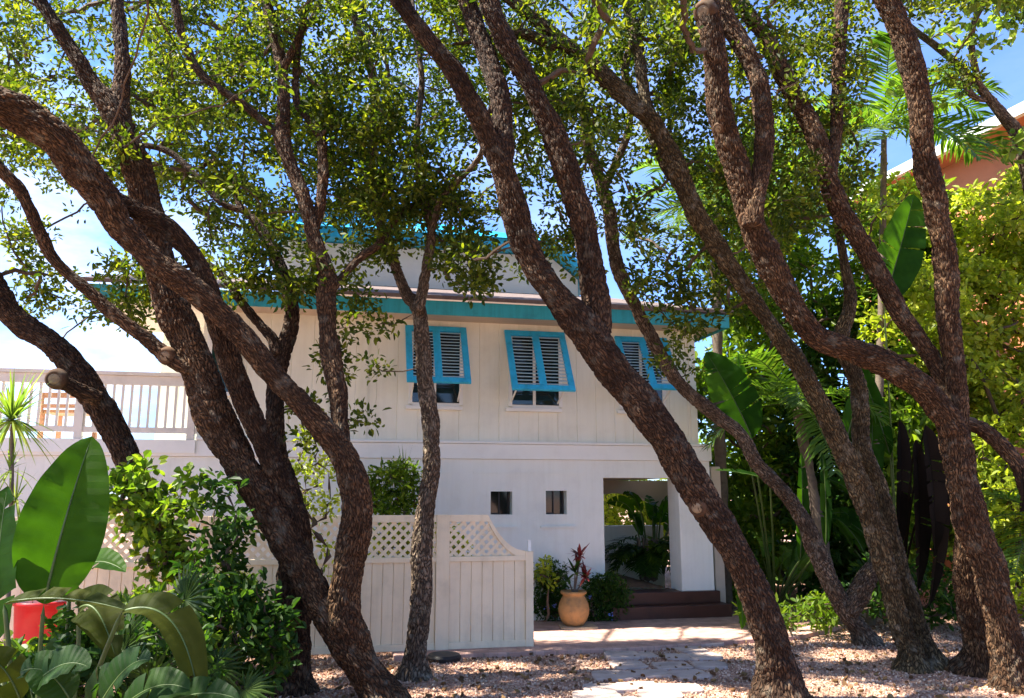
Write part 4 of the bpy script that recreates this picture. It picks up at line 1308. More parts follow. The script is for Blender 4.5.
# the rest of the canopy overhead, over the yard and towards the sun
N_OVER = 260
for _ in range(N_OVER):
    targets.append((crng.uniform(-8.5, 6.0), crng.uniform(3.2, 9.4), crng.uniform(4.9, 7.2)))
for _ in range(420):  # unseen clumps added above the camera side to shade the foreground
    targets.append((crng.uniform(-7, 3.5), crng.uniform(0.2, 5.4), crng.uniform(4.3, 6.6)))
N_OVER += 420
targets = np.array(targets)
q_ = np.array([(512 + 800 * p[0] / (p[1] * math.cos(PITCH) + (p[2] - H) * math.sin(PITCH)),
                349 - 800 * (-p[1] * math.sin(PITCH) + (p[2] - H) * math.cos(PITCH)) / (p[1] * math.cos(PITCH) + (p[2] - H) * math.sin(PITCH))) for p in targets])
over = np.arange(len(targets)) >= len(targets) - N_OVER
# overhead foliage stays above what the photo shows
shx = targets[:, 0] - sv.x / sv.z * targets[:, 2]; shy = targets[:, 1] - sv.y / sv.z * targets[:, 2]
lit = over & np.array([blocks_sun(p, .25) for p in targets])
keep = ~lit & (targets[:, 2] > 2.2) & ~(over & (q_[:, 1] > -10) & (q_[:, 0] > -20) & (q_[:, 0] < 1045))
# leave the canopy open where sun reaches the paving
targets = targets[keep]
keys = [k for k in SKEL if k != 'M']
up_skel = {k: SKEL[k][SKEL[k][:, 2] > 2.3] for k in keys}
dist = np.stack([np.min(np.linalg.norm(targets[:, None, :] - up_skel[k][None, :, :], axis=2), axis=1) for k in keys], 1)
own = np.argmin(dist + crng.uniform(0, 0.25, dist.shape), axis=1)
near = dist.min(axis=1) < 4.2
for ki, k in enumerate(keys):
    tg = targets[(own == ki) & near]
    if len(tg) == 0:
        continue
    root = TREES[k]
    polys = grow(up_skel[k], tg, crng)
    tv, tf = twig_mesh(polys)
    lv, lf = leaves(tg, 82, 0.21, 0.070, 0.034, crng, up=0.35)
    # a few leaves along the way
    way = np.concatenate([p[len(p) // 2:-1] for p, _ in polys if len(p) > 3])
    way = way[crng.random(len(way)) < 0.5]
    wv, wf = leaves(way, 12, 0.13, 0.07, 0.033, crng, up=0.35)
    o = np.array(root.location)
    V = np.concatenate([tv, lv, wv]) - o
    build('crown', V, [(tf, 0), (lf + len(tv), 1), (wf + len(tv) + len(lv), 1)], [TWIG, OAK], root, smooth=False)
# sea-grape like round leaves at the top right corner
gt = np.array([tuple(P(crng.uniform(u0, u1), crng.uniform(v0, v1), crng.uniform(9.0, 9.9))) for (u0, u1, v0, v1, n) in
               ((955, 1040, -30, 12, 12), (940, 990, 18, 50, 5), (1000, 1040, 10, 40, 6), (905, 950, 60, 110, 5), (1005, 1035, 130, 160, 4)) for _ in range(n)])
polys = grow(SKEL['M'][SKEL['M'][:, 2] > 3], gt, crng)
tv, tf = twig_mesh(polys)
lv, lf = leaves(gt, 16, 0.2, 0.11, 0.09, crng, up=0.6)
root = TREES['M']
build('crown', np.concatenate([tv, lv]) - np.array(root.location), [(tf, 0), (lf + len(tv), 1)], [TWIG, GRAPE], root, smooth=False)
# ------------------------------------------------------------------ other plants
prng = np.random.default_rng(5)
def bezier3(a, b, c, n):
    t = np.linspace(0, 1, n)[:, None]
    a, b, c = (np.asarray(x, float) for x in (a, b, c))
    return (1 - t) ** 2 * a + 2 * t * (1 - t) * b + t * t * c

def paddle(mid, width, face, rng, fold=0.35, ripple=0.035, tears=2, w0=0.08):
    """big banana-like blade along the polyline mid; face = the way its upper side looks."""
    n = len(mid)
    T = np.gradient(mid, axis=0); T /= np.linalg.norm(T, axis=1)[:, None]
    f = np.asarray(face, float)
    S = np.cross(T, f); S /= np.linalg.norm(S, axis=1)[:, None] + 1e-9
    Nn = np.cross(S, T)
    t = np.linspace(0, 1, n)
    wp = (np.sin(np.pi * np.clip(t, 0, 1) ** 0.75) ** 0.62)
    wp = np.maximum(wp, w0 * (1 - t)) * width / 2
    m = 5
    V, idx = [], {}
    F = []
    tear = {}
    for side in (-1, 1):
        cuts = set(rng.integers(int(n * .25), int(n * .85), tears).tolist()) if tears else set()
        prev = None
        ph = rng.uniform(0, 6)
        for i in range(n):
            def row(shift):
                ids = []
                for j in range(m):
                    q = j / (m - 1)
                    x = wp[i] * q
                    zz = fold * x * (1 - 0.35 * q) + ripple * width * q * q * math.sin(i * 1.3 + ph) * 0.5
                    p = mid[i] + S[i] * side * x * math.cos(math.atan(fold)) + Nn[i] * (zz) + T[i] * (0.12 * x + shift * q)
                    ids.append(len(V)); V.append(p)
                return ids
            r = row(0.0)
            if prev is not None:
                for j in range(m - 1):
                    F.append((prev[j], prev[j + 1], r[j + 1], r[j]) if side > 0 else (prev[j], r[j], r[j + 1], prev[j + 1]))
            prev = r
            if i in cuts:
                prev = row(0.035)
    V = np.array(V); F = np.array(F)
    uv = np.zeros((F.size, 2))
    # uv: along the blade for the side veins
    tt = np.repeat(0.0, len(V))
    dm = np.linalg.norm(V[:, None, :] - mid[None, ::2, :], axis=2).argmin(1) * 2 / n
    uv[:, 1] = dm[F.ravel()]
    return V, F, uv

def stalk(pts, r0, r1, nseg=8):
    pts = np.asarray(pts)
    V, F, uv = tube_arrays(pts, np.linspace(r0, r1, len(pts)), nseg, 0)
    return V, F, uv

def big_leaf(parent, base, knee, joint, tipmid, tip, width, face, mat=BIGLEAF, rng=prng, sr=0.011, tears=2, fold=0.35):
    """stalk base-knee-joint, then the blade joint-tipmid-tip, all in world coordinates"""
    o = np.array(parent.location)
    sp = bezier3(base, knee, joint, 14)
    mp = bezier3(joint, tipmid, tip, 26)
    V1, F1, u1 = stalk(sp, sr * 1.5, sr * 0.9)
    rib = stalk(mp[:-1], sr * 0.85, sr * 0.18, 6)
    V2, F2, u2 = paddle(mp, width, face, rng, tears=tears, fold=fold)
    st = build('leaf_stalk', np.concatenate([V1, rib[0]]) - o, [(F1, 0), (rib[1] + len(V1), 0)], DEADLEAF if mat is DEADLEAF else STALK, parent)
    lf = build('leaf', V2 - o, [(F2, 0)], mat, parent, u2)
    return lf

CAMV = lambda p: (Vector((0, 0, H)) - Vector(p)).normalized()
def paddle_plant(name, label, base, n, hgt, spread, blade, width, seed, mat=BIGLEAF, lean=(0, 0), group=None, cat='plant', az=None, base_r=0.12):
    """clump of upright big-leaved stems round base"""
    r = np.random.default_rng(seed)
    root = empty(name, tuple(base))
    tag(root, label, cat, group)
    for i in range(n):
        a = (2 * math.pi * i / n + r.uniform(-.4, .4)) if az is None else r.uniform(*az)
        out = np.array([math.cos(a), math.sin(a), 0])
        h = hgt * r.uniform(0.55, 1.0); s = spread * r.uniform(0.4, 1.0)
        b = np.array(base) + out * base_r * r.uniform(0.2, 1)
        j = b + out * s * 0.5 + np.array([lean[0], lean[1], h * 0.62])
        k = b + out * s * 0.08 + np.array([0, 0, h * 0.40])
        bl = blade * r.uniform(0.75, 1.1)
        tm = j + out * bl * 0.25 + np.array([0, 0, bl * 0.55])
        tp = j + out * bl * r.uniform(0.5, 0.9) + np.array([0, 0, bl * r.uniform(0.25, 0.75)])
        big_leaf(root, b, k, j, tm, tp, width * r.uniform(.8, 1.1), -out * 0.35 + np.array([0.1, -0.75, 0.55]) + r.normal(0, .25, 3), mat, r, tears=int(r.integers(0, 5)))
    return root

def frond_arrays(base, mid, tip, nl, ll, lw, rng, droop=0.35, v=0.35, sr=0.012):
    """feather palm frond"""
    mp = bezier3(base, mid, tip, 40)
    V, F, _ = stalk(mp, sr, sr * 0.25, 6)
    Vs, Fs, o = [V], [F], len(V)
    T = np.gradient(mp, axis=0); T /= np.linalg.norm(T, axis=1)[:, None]
    lv, lfc = [], []
    for k in range(nl):
        q = 0.10 + 0.9 * k / (nl - 1)
        i = min(39, int(q * 39))
        c = mp[i]; t = T[i]
        upv = np.array([0, 0, 1.0]); s = np.cross(t, upv); s /= np.linalg.norm(s) + 1e-9
        nn = np.cross(s, t)
        L_ = ll * (math.sin(math.pi * min(0.97, q * 0.86 + 0.1)) ** 0.6) * rng.uniform(.85, 1.1)
        for sd in (-1, 1):
            d = s * sd * (0.85) + t * rng.uniform(0.45, 0.75) + nn * rng.uniform(v - .2, v + .15)
            d /= np.linalg.norm(d)
            dr = np.array([0, 0, -1.0]) * L_ * droop * rng.uniform(.5, 1.3)
            p1 = c + d * L_ * .5 + dr * .25; p2 = c + d * L_ + dr
            wv = np.cross(d, nn); wv /= np.linalg.norm(wv) + 1e-9
            w = lw * rng.uniform(.8, 1.1)
            b = len(lv)
            lv += [c - wv * w * .25, c + wv * w * .25, p1 + wv * w * .5, p1 - wv * w * .5, p2]
            lfc += [(b, b + 1, b + 2, b + 3), (b + 3, b + 2, b + 4, b + 4)]
    lv = np.array(lv)
    lq = np.array([f for f in lfc if f[2] != f[3]]); lt = np.array([f[:3] for f in lfc if f[2] == f[3]])
    return np.concatenate([V, lv]), F, lq + o, lt + o

def frond(parent, base, mid, tip, nl, ll, lw, rng=prng, mat=PALMLEAF, **k):
    V, F, q, t = frond_arrays(base, mid, tip, nl, ll, lw, rng, **k)
    return build('frond', V - np.array(parent.location), [(F, 0), (q, 1), (t, 1)], [STALK, mat], parent, smooth=False)

def palm(label, foot_, crown, r, fronds, seed, nl=34, ll=0.42, lw=0.028, cat='palm', group=None, mat=PALMLEAF, name='palm_tree', flen=1.5):
    g = np.random.default_rng(seed)
    foot_, crown = np.array(foot_, float), np.array(crown, float)
    root = empty(name, tuple(foot_))
    tag(root, label, cat, group)
    pth = bezier3(foot_ - [0, 0, .1], (foot_ + crown) / 2 + g.normal(0, .06, 3), crown, 60)
    s = np.linspace(0, 1, 60)
    rad = r * (1.25 - 0.4 * s) * (1 + 0.06 * np.sign(np.sin(s * 70)))
    V, F, uv = tube_arrays(pth, rad, 20, 0)
    build('trunk', V - foot_, [(F, 0)], PALMTRUNK, root, uv)
    for f in fronds:
        if len(f) == 2:
            az, el = f; ln = flen * g.uniform(.85, 1.1)
            d = np.array([math.cos(az) * math.cos(el), math.sin(az) * math.cos(el), math.sin(el)])
            mid = crown + d * ln * .6 + np.array([0, 0, ln * .12])
            tip = crown + d * ln * .95 - np.array([0, 0, ln * g.uniform(.2, .5)])
        else:
            mid, tip = (np.array(x) for x in f[:2])
        frond(root, crown, mid, tip, nl, ll, lw, g, mat)
    return root

def shrub(label, centers, nper, cr, length, width, mat, base, seed, name='shrub', cat='shrub', group=None, up=0.5, droop=0.1, stemr=None, flowers=None):
    """leafy bush: stems grown from the base to each clump, leaves round the clumps"""
    g = np.random.default_rng(seed)
    root = empty(name, tuple(base))
    tag(root, label, cat, group)
    cen = np.array(centers, float)
    sk = np.array(base, float) + np.array([[0, 0, z] for z in np.linspace(-0.05, 0.12, 6)])
    tv, tf = twig_mesh(grow(sk, cen, g, 0.12))
    lv, lf = leaves(cen, nper, cr, length, width, g, up, 0.85, droop)
    o = np.array(base, float)
    build('stems', tv - o, [(tf, 0)], TWIG, root)
    build('foliage', lv - o, [(lf, 0)], mat, root, smooth=False)
    if flowers is not None:
        pick = cen[g.integers(0, len(cen), flowers[0])] + g.normal(0, cr * .7, (flowers[0], 3)) - np.array([0, .12, 0])
        fv, ff = leaves(pick, 5, 0.025, 0.03, 0.022, g, 0.2)
        build('flowers', fv - o, [(ff, 0)], flowers[1], root, smooth=False)
    return root

def cloud(u0, u1, v0, v1, Y0, Y1, n, seed, round_=True):
    g = np.random.default_rng(seed)
    out = []
    while len(out) < n:
        a, b = g.uniform(-1, 1, 2)
        if round_ and a * a + b * b > 1: continue
        out.append(tuple(P((u0 + u1) / 2 + a * (u1 - u0) / 2, (v0 + v1) / 2 + b * (v1 - v0) / 2, g.uniform(Y0, Y1))))
    return [p for p in out if p[2] > 0.03]

def strap_rosette(parent, c, n, length, w, mat, seed, up=0.2, name='leaf_rosette', droop=0.5):
    g = np.random.default_rng(seed)
    V, Q = [], []
    for i in range(n):
        az = g.uniform(0, 2 * math.pi); el = g.uniform(up - .7, 1.45)
        d = np.array([math.cos(az) * math.cos(el), math.sin(az) * math.cos(el), math.sin(el)])
        ln = length * g.uniform(.65, 1.1)
        s = np.cross(d, [0, 0, 1.0]); s /= np.linalg.norm(s) + 1e-9
        b = len(V)
        m = 7
        for k in range(m):
            q = k / (m - 1)
            p = np.array(c) + d * ln * q + np.array([0, 0, -droop * ln * q * q * max(.1, math.cos(el))])
            ww = w * (0.6 + 1.2 * q * (1 - q)) * (1 - q ** 3) + 0.0008
            V += [p - s * ww / 2, p + s * ww / 2]
        for k in range(m - 1):
            Q.append((b + 2 * k, b + 2 * k + 1, b + 2 * k + 3, b + 2 * k + 2))
    return build(name, np.array(V) - np.array(parent.location), [(np.array(Q), 0)], mat, parent, smooth=False)

def fan_leaf(parent, base, hub, out, face, rad, nb, seed, mat=FANLEAF, arc=2.6):
    g = np.random.default_rng(seed)
    base, hub = np.array(base, float), np.array(hub, float)
    o = np.array(parent.location)
    out = np.array(out, float); out /= np.linalg.norm(out)
    s = np.cross(out, face); s /= np.linalg.norm(s)
    nn = np.cross(s, out)
    V1, F1, _ = stalk(bezier3(base, (base + hub) / 2 + np.array([0, 0, .06]), hub, 12), .008, .005)
    V, Q = [], []
    for i in range(nb):
        a = -arc + 2 * arc * i / (nb - 1) + g.normal(0, .02)
        d = out * math.cos(a) + s * math.sin(a)
        e = -out * math.sin(a) + s * math.cos(a)
        L_ = rad * (0.75 + 0.25 * math.cos(a / 2)) * g.uniform(.9, 1.05)
        for sd in (-1, 1):
            b = len(V)
            wd = L_ * 0.5 * math.tan(arc / nb) * 1.02
            V += [hub, hub + d * L_ * .5 + nn * .012 * rad / .4, hub + d * L_ * .5 + e * sd * wd, hub + d * L_ + nn * (-.08 * rad) - np.array([0, 0, .05 * rad])]
            Q.append((b, b + 1, b + 3, b + 2) if sd > 0 else (b, b + 2, b + 3, b + 1))
    n1 = len(V1)
    return build('fan_leaf', np.concatenate([V1, np.array(V)]) - o, [(F1, 0), (np.array(Q) + n1, 1)], [STALK, mat], parent, smooth=False)

# --- left foreground: giant paddle-leaved plant
gb = G(30, 900); gb = Vector((P(40, 700, 4.6).x, 4.6, 0))
bp_ = empty('giant_bird_of_paradise', tuple(gb))
tag(bp_, 'big paddle-leaved plant in the near left corner, its tallest leaf lit through by the sun', 'plant')
def PL(u, v, Y): return np.array(P(u, v, Y))
to_cam = np.array([0, -1, 0.15])
big_leaf(bp_, gb + Vector((.05, 0, 0)), PL(36, 680, 4.6), PL(44, 604, 4.55), PL(62, 520, 4.5), PL(92, 436, 4.7), 0.45, [0.45, -1, 0.2], tears=0, fold=0.22)
big_leaf(bp_, gb, PL(5, 690, 4.5), PL(-2, 640, 4.5), PL(-6, 560, 4.5), PL(8, 486, 4.6), 0.34, [-0.3, -1, 0.1], tears=2, fold=0.3)
big_leaf(bp_, gb + Vector((-.05, .1, 0)), PL(-20, 620, 4.9), PL(-30, 560, 4.9), PL(-5, 520, 4.8), PL(26, 552, 4.7), 0.30, [0, -.6, 1], tears=2)
big_leaf(bp_, gb + Vector((.1, .1, 0)), PL(66, 650, 4.9), PL(70, 590, 4.9), PL(88, 545, 4.85), PL(126, 572, 4.7), 0.22, [0.2, -.7, 0.8], tears=1)
big_leaf(bp_, gb + Vector((.12, -.1, 0)), PL(100, 660, 4.3), PL(122, 612, 4.2), PL(186, 588, 4.2), PL(200, 712, 4.1), 0.24, [0.3, -.55, 1], OLDLEAF, tears=1, fold=0.5)
big_leaf(bp_, gb + Vector((.02, -.1, 0)), PL(10, 640, 4.3), PL(4, 604, 4.3), PL(60, 590, 4.25), PL(132, 612, 4.2), 0.18, [0.1, -.3, 1], OLDLEAF, tears=3, fold=0.5)
big_leaf(bp_, gb + Vector((.1, 0, 0)), PL(84, 690, 4.5), PL(78, 610, 4.5), PL(98, 590, 4.45), PL(116, 660, 4.35), 0.26, [0.3, -.8, .5], OLDLEAF, tears=2, fold=0.4)

lp = empty('low_paddle_plant', tuple(P(90, 740, 3.9).xy.to_3d()))
tag(lp, 'low dark clump of broad leaves along the bottom left edge of the photo', 'plant')
lb_ = np.array(lp.location)
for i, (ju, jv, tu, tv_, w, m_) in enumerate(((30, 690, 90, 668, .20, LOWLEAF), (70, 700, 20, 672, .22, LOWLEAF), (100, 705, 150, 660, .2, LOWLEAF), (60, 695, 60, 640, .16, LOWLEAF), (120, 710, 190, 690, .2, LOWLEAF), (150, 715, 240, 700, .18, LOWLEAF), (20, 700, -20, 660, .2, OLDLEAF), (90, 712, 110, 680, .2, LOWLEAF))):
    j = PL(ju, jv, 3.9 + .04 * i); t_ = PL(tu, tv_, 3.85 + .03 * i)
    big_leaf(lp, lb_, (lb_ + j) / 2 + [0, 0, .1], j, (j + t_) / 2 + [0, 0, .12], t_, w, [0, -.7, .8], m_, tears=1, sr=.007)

fp = empty('fan_palm', tuple(G(130, 760).xy.to_3d()))
fp.location.y = 5.2; fp.location.x = P(130, 700, 5.2).x
tag(fp, 'small fan palm with shiny split leaves low on the left, under the drooping leaf', 'palm')
fb = np.array(fp.location)
for i, (hu, hv, ou, ov, rr, Y) in enumerate(((122, 650, 1, .4, .30, 5.1), (95, 662, -.6, .8, .26, 5.2), (215, 668, .5, -1, .24, 5.4), (185, 600, .9, .6, .30, 5.5), (150, 680, 0.2, .9, .28, 5.0), (245, 690, .8, -.4, .22, 5.3), (60, 675, -.9, .3, .25, 5.0))):
    hb = PL(hu, hv, Y)
    fan_leaf(fp, fb, hb, [ou, -.5, ov], [0.2, -1, .5], rr, 24, 60 + i)

dr = empty('dracaena', tuple(P(18, 560, 6.2).xy.to_3d()))
tag(dr, 'spiky yellow-green dracaena on a thin stem before the deck at the left edge', 'plant')
c_ = PL(12, 420, 6.2)
V, F, uv = stalk(bezier3(np.array(dr.location), (np.array(dr.location) + c_) / 2 + [.05, 0, 0], c_, 30), .02, .014, 10)
build('stem', V - np.array(dr.location), [(F, 0)], PALMTRUNK, dr)
strap_rosette(dr, c_, 130, 0.50, 0.022, SPIKE, 3, up=0.2, droop=.35)
for q, (a, b) in enumerate(((10, 470), (16, 500))):
    strap_rosette(dr, PL(a, b, 6.2), 26, 0.3, 0.016, SPIKE, 5 + q, up=-.1, droop=.5)

# leafy shrubs low left
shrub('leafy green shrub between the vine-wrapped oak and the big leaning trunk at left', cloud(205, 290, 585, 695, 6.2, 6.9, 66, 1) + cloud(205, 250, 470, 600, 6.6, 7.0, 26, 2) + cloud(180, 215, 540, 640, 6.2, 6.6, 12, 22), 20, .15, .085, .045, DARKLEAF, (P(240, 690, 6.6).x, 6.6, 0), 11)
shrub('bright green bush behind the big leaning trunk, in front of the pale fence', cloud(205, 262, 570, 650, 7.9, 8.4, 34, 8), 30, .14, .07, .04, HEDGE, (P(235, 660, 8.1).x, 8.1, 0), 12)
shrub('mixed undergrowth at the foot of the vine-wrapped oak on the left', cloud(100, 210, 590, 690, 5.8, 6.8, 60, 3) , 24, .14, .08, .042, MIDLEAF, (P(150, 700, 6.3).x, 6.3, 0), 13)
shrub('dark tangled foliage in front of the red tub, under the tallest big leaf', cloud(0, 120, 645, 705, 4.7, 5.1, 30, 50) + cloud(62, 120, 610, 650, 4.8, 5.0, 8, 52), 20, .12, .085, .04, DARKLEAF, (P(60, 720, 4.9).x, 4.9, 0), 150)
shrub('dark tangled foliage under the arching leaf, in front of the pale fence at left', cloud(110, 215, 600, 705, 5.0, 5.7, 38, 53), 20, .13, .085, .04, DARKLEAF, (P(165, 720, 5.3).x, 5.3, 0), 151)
shrub('green bush low behind the red tub in the bottom left corner', cloud(-10, 70, 640, 700, 5.4, 5.9, 26, 4), 22, .13, .08, .045, MIDLEAF, (P(30, 700, 5.6).x, 5.6, 0), 14)
shrub('bright vine bush with small leaves climbing between the leaning trunks left of the Y-shaped oak', cloud(288, 345, 430, 520, 7.6, 8.2, 30, 5) + cloud(300, 330, 520, 600, 7.6, 8.0, 8, 51), 20, .13, .055, .03, HEDGE, (P(310, 640, 7.9).x, 7.9, 0), 15)
# ivy on the left oak trunk
ivy = []
g_ = np.random.default_rng(77)
for (u, v) in ((128, 478), (140, 500), (150, 515), (165, 535), (178, 555), (190, 575), (160, 500), (175, 520), (120, 500), (150, 540), (165, 570), (185, 500), (140, 470)):
    for _ in range(4):
        ivy.append(tuple(P(u + g_.normal(0, 9), v + g_.normal(0, 12), 6.75 + g_.uniform(-.2, .25))))
shrub('leafy climbing vine wrapped round the dark oak below the deck railing', ivy, 20, .12, .085, .06, MIDLEAF, (P(205, 650, 6.9).x, 6.75, 0), 16, name='climbing_vine', cat='vine')

# behind the fence and along the house
shrub('bushy dark green shrub between fence top and house wall, left of the Y-shaped oak', cloud(368, 420, 462, 516, 9.9, 10.3, 60, 6) + cloud(366, 418, 520, 600, 9.9, 10.3, 20, 61), 34, .13, .075, .03, MIDLEAF, (P(394, 600, 10.1).x, 10.1, 0), 17)
gt_ = empty('grass_clump', (P(404, 600, 10.2).x, 10.2, 0))
tag(gt_, 'spray of thin grassy leaves standing above the dark shrub behind the fence', 'plant')
V, F, uv = stalk(bezier3(np.array(gt_.location), np.array(gt_.location) + [0, 0, .8], PL(404, 480, 10.2), 20), .02, .015)
build('stem', V - np.array(gt_.location), [(F, 0)], PALMTRUNK, gt_)
strap_rosette(gt_, PL(404, 480, 10.2), 60, .55, .012, MIDLEAF, 8, up=.6, droop=.7)
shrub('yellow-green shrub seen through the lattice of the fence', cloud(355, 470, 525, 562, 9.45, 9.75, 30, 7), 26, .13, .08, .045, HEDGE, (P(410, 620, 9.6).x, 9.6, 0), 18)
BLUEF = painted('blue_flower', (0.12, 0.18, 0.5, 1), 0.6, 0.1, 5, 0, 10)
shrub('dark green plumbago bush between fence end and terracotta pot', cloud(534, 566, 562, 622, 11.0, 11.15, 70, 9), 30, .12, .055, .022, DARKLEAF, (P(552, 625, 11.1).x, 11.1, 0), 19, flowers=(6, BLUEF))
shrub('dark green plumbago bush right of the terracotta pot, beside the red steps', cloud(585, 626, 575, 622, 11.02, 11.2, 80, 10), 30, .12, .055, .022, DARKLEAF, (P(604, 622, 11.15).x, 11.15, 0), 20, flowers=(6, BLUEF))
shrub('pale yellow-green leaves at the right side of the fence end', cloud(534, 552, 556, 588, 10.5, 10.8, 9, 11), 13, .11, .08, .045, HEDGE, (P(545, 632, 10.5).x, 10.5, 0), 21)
# cordyline in the pot
cd = empty('red_cordyline', (pp.x, pp.y, 0.073 + 29 * s_))
tag(cd, 'tall red-leaved cordyline growing in the terracotta pot', 'plant')
for q, (du, v) in enumerate(((6, 556), (1, 572), (11, 578), (-6, 580), (4, 566))):
    e = PL(574 + du, v, pp.y)
    b0 = np.array(cd.location)
    V, F, uv = stalk(bezier3(b0, (b0 + e) / 2 + [.01, 0, .02], e, 12), .012, .008)
    build('stem', V - b0, [(F, 0)], PALMTRUNK, cd)
    strap_rosette(cd, e, 15, .24, .05, REDLEAF if q in (0, 4, 2) else DARKLEAF, 40 + q, up=.5, droop=.25)

# --- passage planting
pw = to_world(L(655, 560, 1.7)[0], 1.7)
paddle_plant('bird_of_paradise', 'upright bird of paradise clump in the passage behind the column', (pw.x, pw.y, .42), 15, 1.7, .40, .55, .24, 71, base_r=.2)
pk_ = to_world(L(648, 560, 1.3)[0], 1.3)
rt = empty('areca_palm', (pk_.x, pk_.y, .42)); tag(rt, 'dark feathery areca palm low in the passage behind the column', 'palm')
g_ = np.random.default_rng(9)
for i in range(7):
    az = 2 * math.pi * i / 7
    V, F, uv = stalk(bezier3([.10 * math.cos(az), .10 * math.sin(az), -.05], [.12 * math.cos(az), .12 * math.sin(az), .25], [.16 * math.cos(az), .16 * math.sin(az), .62], 16), .045, .02, 10)
    build('stem', V, [(F, 0)], PALMTRUNK, rt)
for i in range(30):
    az = 2 * math.pi * i / 15 + g_.uniform(-.2, .2)
    b0 = np.array(rt.location); d = np.array([math.cos(az), math.sin(az) * .7, 0])
    ln = g_.uniform(.7, 1.35)
    frond(rt, b0 + d * .12 + [0, 0, g_.uniform(.05, .5)], b0 + d * ln * .3 + [0, 0, ln * g_.uniform(.4, .8)], b0 + d * ln * .75 + [0, 0, ln * g_.uniform(.0, .4)], 26, .30, .032, g_, MIDLEAF if i % 3 == 0 else DARKLEAF, sr=.008, droop=.4)
hd = shrub('sunlit garden shrub beyond the passage, over the low garden wall', cloud(596, 690, 476, 545, 16, 18.5, 120, 12), 30, .34, .14, .07, HEDGE, (P(640, 600, 17).x, 17, 0), 22)

# --- right side: palms, paddle plants and hedges
def gp(u, v):
    g = G(u, v); return (g.x, g.y, 0)
# back row of tall shrubs and small trees closing the view
back = [
    ('tall leafy tree behind the house corner at right, mid green', 690, 800, 290, 600, 13.0, 15.5, 230, MIDLEAF, .17, .08, 31),
    ('dense dark tree filling the gap behind the twin-stemmed oak', 780, 920, 300, 620, 12.6, 15.0, 260, DARKLEAF, .17, .08, 32),
    ('high airy tree behind the palm crowns, between the forked oaks', 680, 900, 120, 330, 12.5, 15.0, 260, MIDLEAF, .13, .06, 33),
    ('glowing yellow-green tree at the right edge before the orange house', 885, 1110, 182, 350, 10.6, 12.4, 460, HEDGE, .10, .062, 34),
    ('broad yellow-green shrub low at the right edge below the orange wall', 970, 1100, 350, 640, 10.0, 12.2, 270, HEDGE, .10, .06, 35),
    ('broad-leaved shrub high up before the orange wall, left of the glowing tree', 880, 960, 185, 340, 12.6, 13.8, 110, MIDLEAF, .2, .1, 38),
    ('shady shrub behind the many-stemmed oak trunk', 870, 1000, 320, 560, 11.5, 13.2, 170, MIDLEAF, .15, .075, 36),
    ('yellow-green leafy branches half covering the orange wall at the right edge', 970, 1070, 235, 420, 10.8, 11.8, 150, HEDGE, .10, .062, 39),
    ('lowest dark hedge far behind the right-hand trees, closing the view', 700, 960, 470, 610, 16.0, 18.0, 190, DARKLEAF, .2, .1, 37),
]
def tufts(u0, u1, v0, v1, Y0, Y1, nb, per, r, seed):
    g = np.random.default_rng(seed)
    out = []
    for c in cloud(u0, u1, v0, v1, Y0, Y1, nb, seed, False):
        rr = r * g.uniform(.55, 1.15)
        for _ in range(per):
            d = g.normal(0, 1, 3); d /= np.linalg.norm(d)
            out.append(tuple(np.array(c) + d * rr * g.uniform(.5, 1) * [1, 1, .75]))
    return [p for p in out if p[2] > .05]
for (lab, u0, u1, v0, v1, Y0, Y1, n, m_, ll_, lw_, sd) in back:
    hedge_ = m_ is HEDGE
    shrub(lab, tufts(u0, u1, v0, v1, Y0, Y1, n // 8, 8, .5, sd) if hedge_ else cloud(u0, u1, v0, v1, Y0, Y1, n, sd), 28 if hedge_ else 42, .20 if hedge_ else .27, ll_, lw_, m_, (P((u0 + u1) / 2, 500, (Y0 + Y1) / 2).x, (Y0 + Y1) / 2, 0), sd + 100, name='garden_tree', cat='tree')
# palms
pi = math.pi
f_ = P(812, 520, 11.0)
palm('leaning palm with long drooping fronds behind the thin bowing oak', (f_.x + .25, 11.0, 0), P(796, 405, 11.0), .075,
     [(.2, .3), (pi * .9, .5), (pi * 1.2, .1), (pi * 1.05, -.1), (pi * 1.4, .3), (pi * 1.7, .2), (pi * .6, .7), (pi * 1.15, .8), (pi * 1.85, -.1), (pi * 1.5, -.3)], 81, flen=1.35, ll=.5, lw=.04, nl=40)
palm('tall palm whose fan of fronds shows against the blue sky left of the upright stem', (P(868, 600, 11.0).x, 11.0, 0), P(884, 130, 11.0), .05,
     [(0, .5), (.3, .1), (pi, .3), (pi * .85, .7), (pi * 1.15, -.1), (pi * .5, 1.0), (pi * 1.5, .3), (pi * 1.75, .4), (pi * 1.3, -.3), (pi * 1.9, -.15), (pi * 1.6, -.4), (pi * 1.45, 1.1)], 82, flen=1.6, ll=.62, lw=.045, nl=40)
palm('palm with a long feathery frond hanging over the eave, behind the mossy oak', (P(722, 500, 12.6).x, 12.6, 0), P(716, 205, 12.6), .08,
     [(pi, .35), (pi * .95, .0), (pi * 1.1, .6), (0.1, .3), (.3, -.2), (pi * 1.4, .2), (pi * .5, .9), (pi * 1.7, .1), (pi * 1.25, -.25)], 83, flen=1.75, ll=.62, lw=.045, nl=40)
palm('low feathery palm with bright fronds at the right edge behind the oak trunk', (P(1040, 560, 9.0).x, 9.0, 0), P(1045, 520, 9.0), .06,
     [(pi, .6), (pi * 1.05, .1), (pi * .9, -.2), (pi * 1.2, -.3), (pi * 1.4, .2), (pi * .7, .6), (pi * 1.3, .8), (0, .5)], 84, flen=1.0, ll=.38)
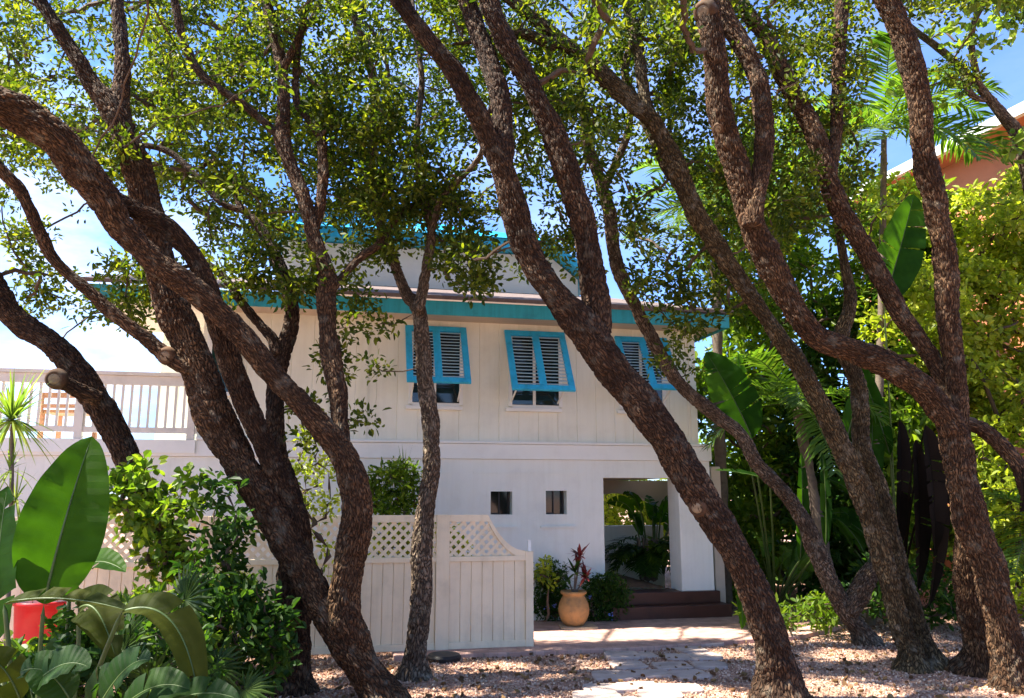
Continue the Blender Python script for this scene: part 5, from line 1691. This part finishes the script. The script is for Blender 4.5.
# paddle plants on the right
b1 = gp(775, 612)
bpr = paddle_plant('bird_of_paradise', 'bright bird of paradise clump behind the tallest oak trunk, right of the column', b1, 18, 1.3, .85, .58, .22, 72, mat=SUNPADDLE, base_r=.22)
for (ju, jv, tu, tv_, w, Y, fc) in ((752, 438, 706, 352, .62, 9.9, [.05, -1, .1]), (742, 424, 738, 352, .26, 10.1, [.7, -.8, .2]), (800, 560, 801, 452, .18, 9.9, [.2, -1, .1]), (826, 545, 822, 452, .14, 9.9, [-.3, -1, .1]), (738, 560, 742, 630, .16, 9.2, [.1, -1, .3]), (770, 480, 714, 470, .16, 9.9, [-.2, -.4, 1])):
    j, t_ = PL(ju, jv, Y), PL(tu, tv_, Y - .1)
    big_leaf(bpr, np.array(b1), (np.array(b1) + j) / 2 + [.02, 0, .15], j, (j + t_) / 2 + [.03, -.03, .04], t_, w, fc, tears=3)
b2 = gp(900, 626)
tp_ = paddle_plant('travellers_palm', 'tall dark paddle-leaved plant behind the twin-stemmed oak with dead leaves hanging', b2, 7, 2.2, .7, .8, .26, 73, base_r=.2, az=(pi * .6, pi * 1.4))
for (ju, jv, tu, tv_, w, Y, fc, m_) in ((884, 302, 914, 194, .62, 10.0, [.1, -1, .1], BIGLEAF), (846, 440, 862, 372, .30, 10.0, [.2, -1, .3], BIGLEAF), (868, 500, 872, 410, .30, 10.2, [-.2, -1, .2], BIGLEAF), (890, 455, 850, 345, .26, 10.4, [-.4, -1, .4], BIGLEAF)):
    j, t_ = PL(ju, jv, Y), PL(tu, tv_, Y - .1)
    big_leaf(tp_, np.array(b2), (np.array(b2) + j) / 2 + [.02, 0, .2], j, (j + t_) / 2 + [.03, -.03, .04], t_, w, fc, m_, tears=3)
for (ju, jv, tu, tv_, w, Y) in ((925, 425, 935, 552, .34, 9.3), (915, 440, 918, 590, .30, 9.5), (940, 470, 930, 605, .24, 9.4), (900, 420, 896, 560, .26, 9.8)):
    j, t_ = PL(ju, jv, Y), PL(tu, tv_, Y)
    big_leaf(tp_, np.array(b2), PL(905, 520, 9.7), j, (j + t_) / 2 + [.05, -.05, 0], t_, w, [.3, -1, .1], DEADLEAF, tears=4, fold=.6)
shrub('low green plants at the foot of the clump behind the thin bowing oak', cloud(735, 850, 596, 626, 9.9, 10.7, 40, 41), 20, .11, .10, .045, MIDLEAF, (P(790, 620, 10.4).x, 10.4, 0), 141)
shrub('shady undergrowth between the twin-stemmed and many-stemmed oaks', cloud(840, 985, 560, 630, 9.9, 11.2, 60, 42), 22, .15, .10, .045, DARKLEAF, (P(905, 620, 10.6).x, 10.6, 0), 142)
rs = empty('dead_leaf_cluster', tuple(P(1022, 470, 7.15)))
tag(rs, 'dark dried leaf hanging from the low limb at the right edge', 'leaf')
big_leaf(rs, PL(1022, 468, 7.15), PL(1024, 472, 7.13), PL(1022, 478, 7.12), PL(1026, 495, 7.1), PL(1020, 512, 7.12), .16, [0.2, -1, 0], DEADLEAF, tears=2, fold=.7, sr=.006)
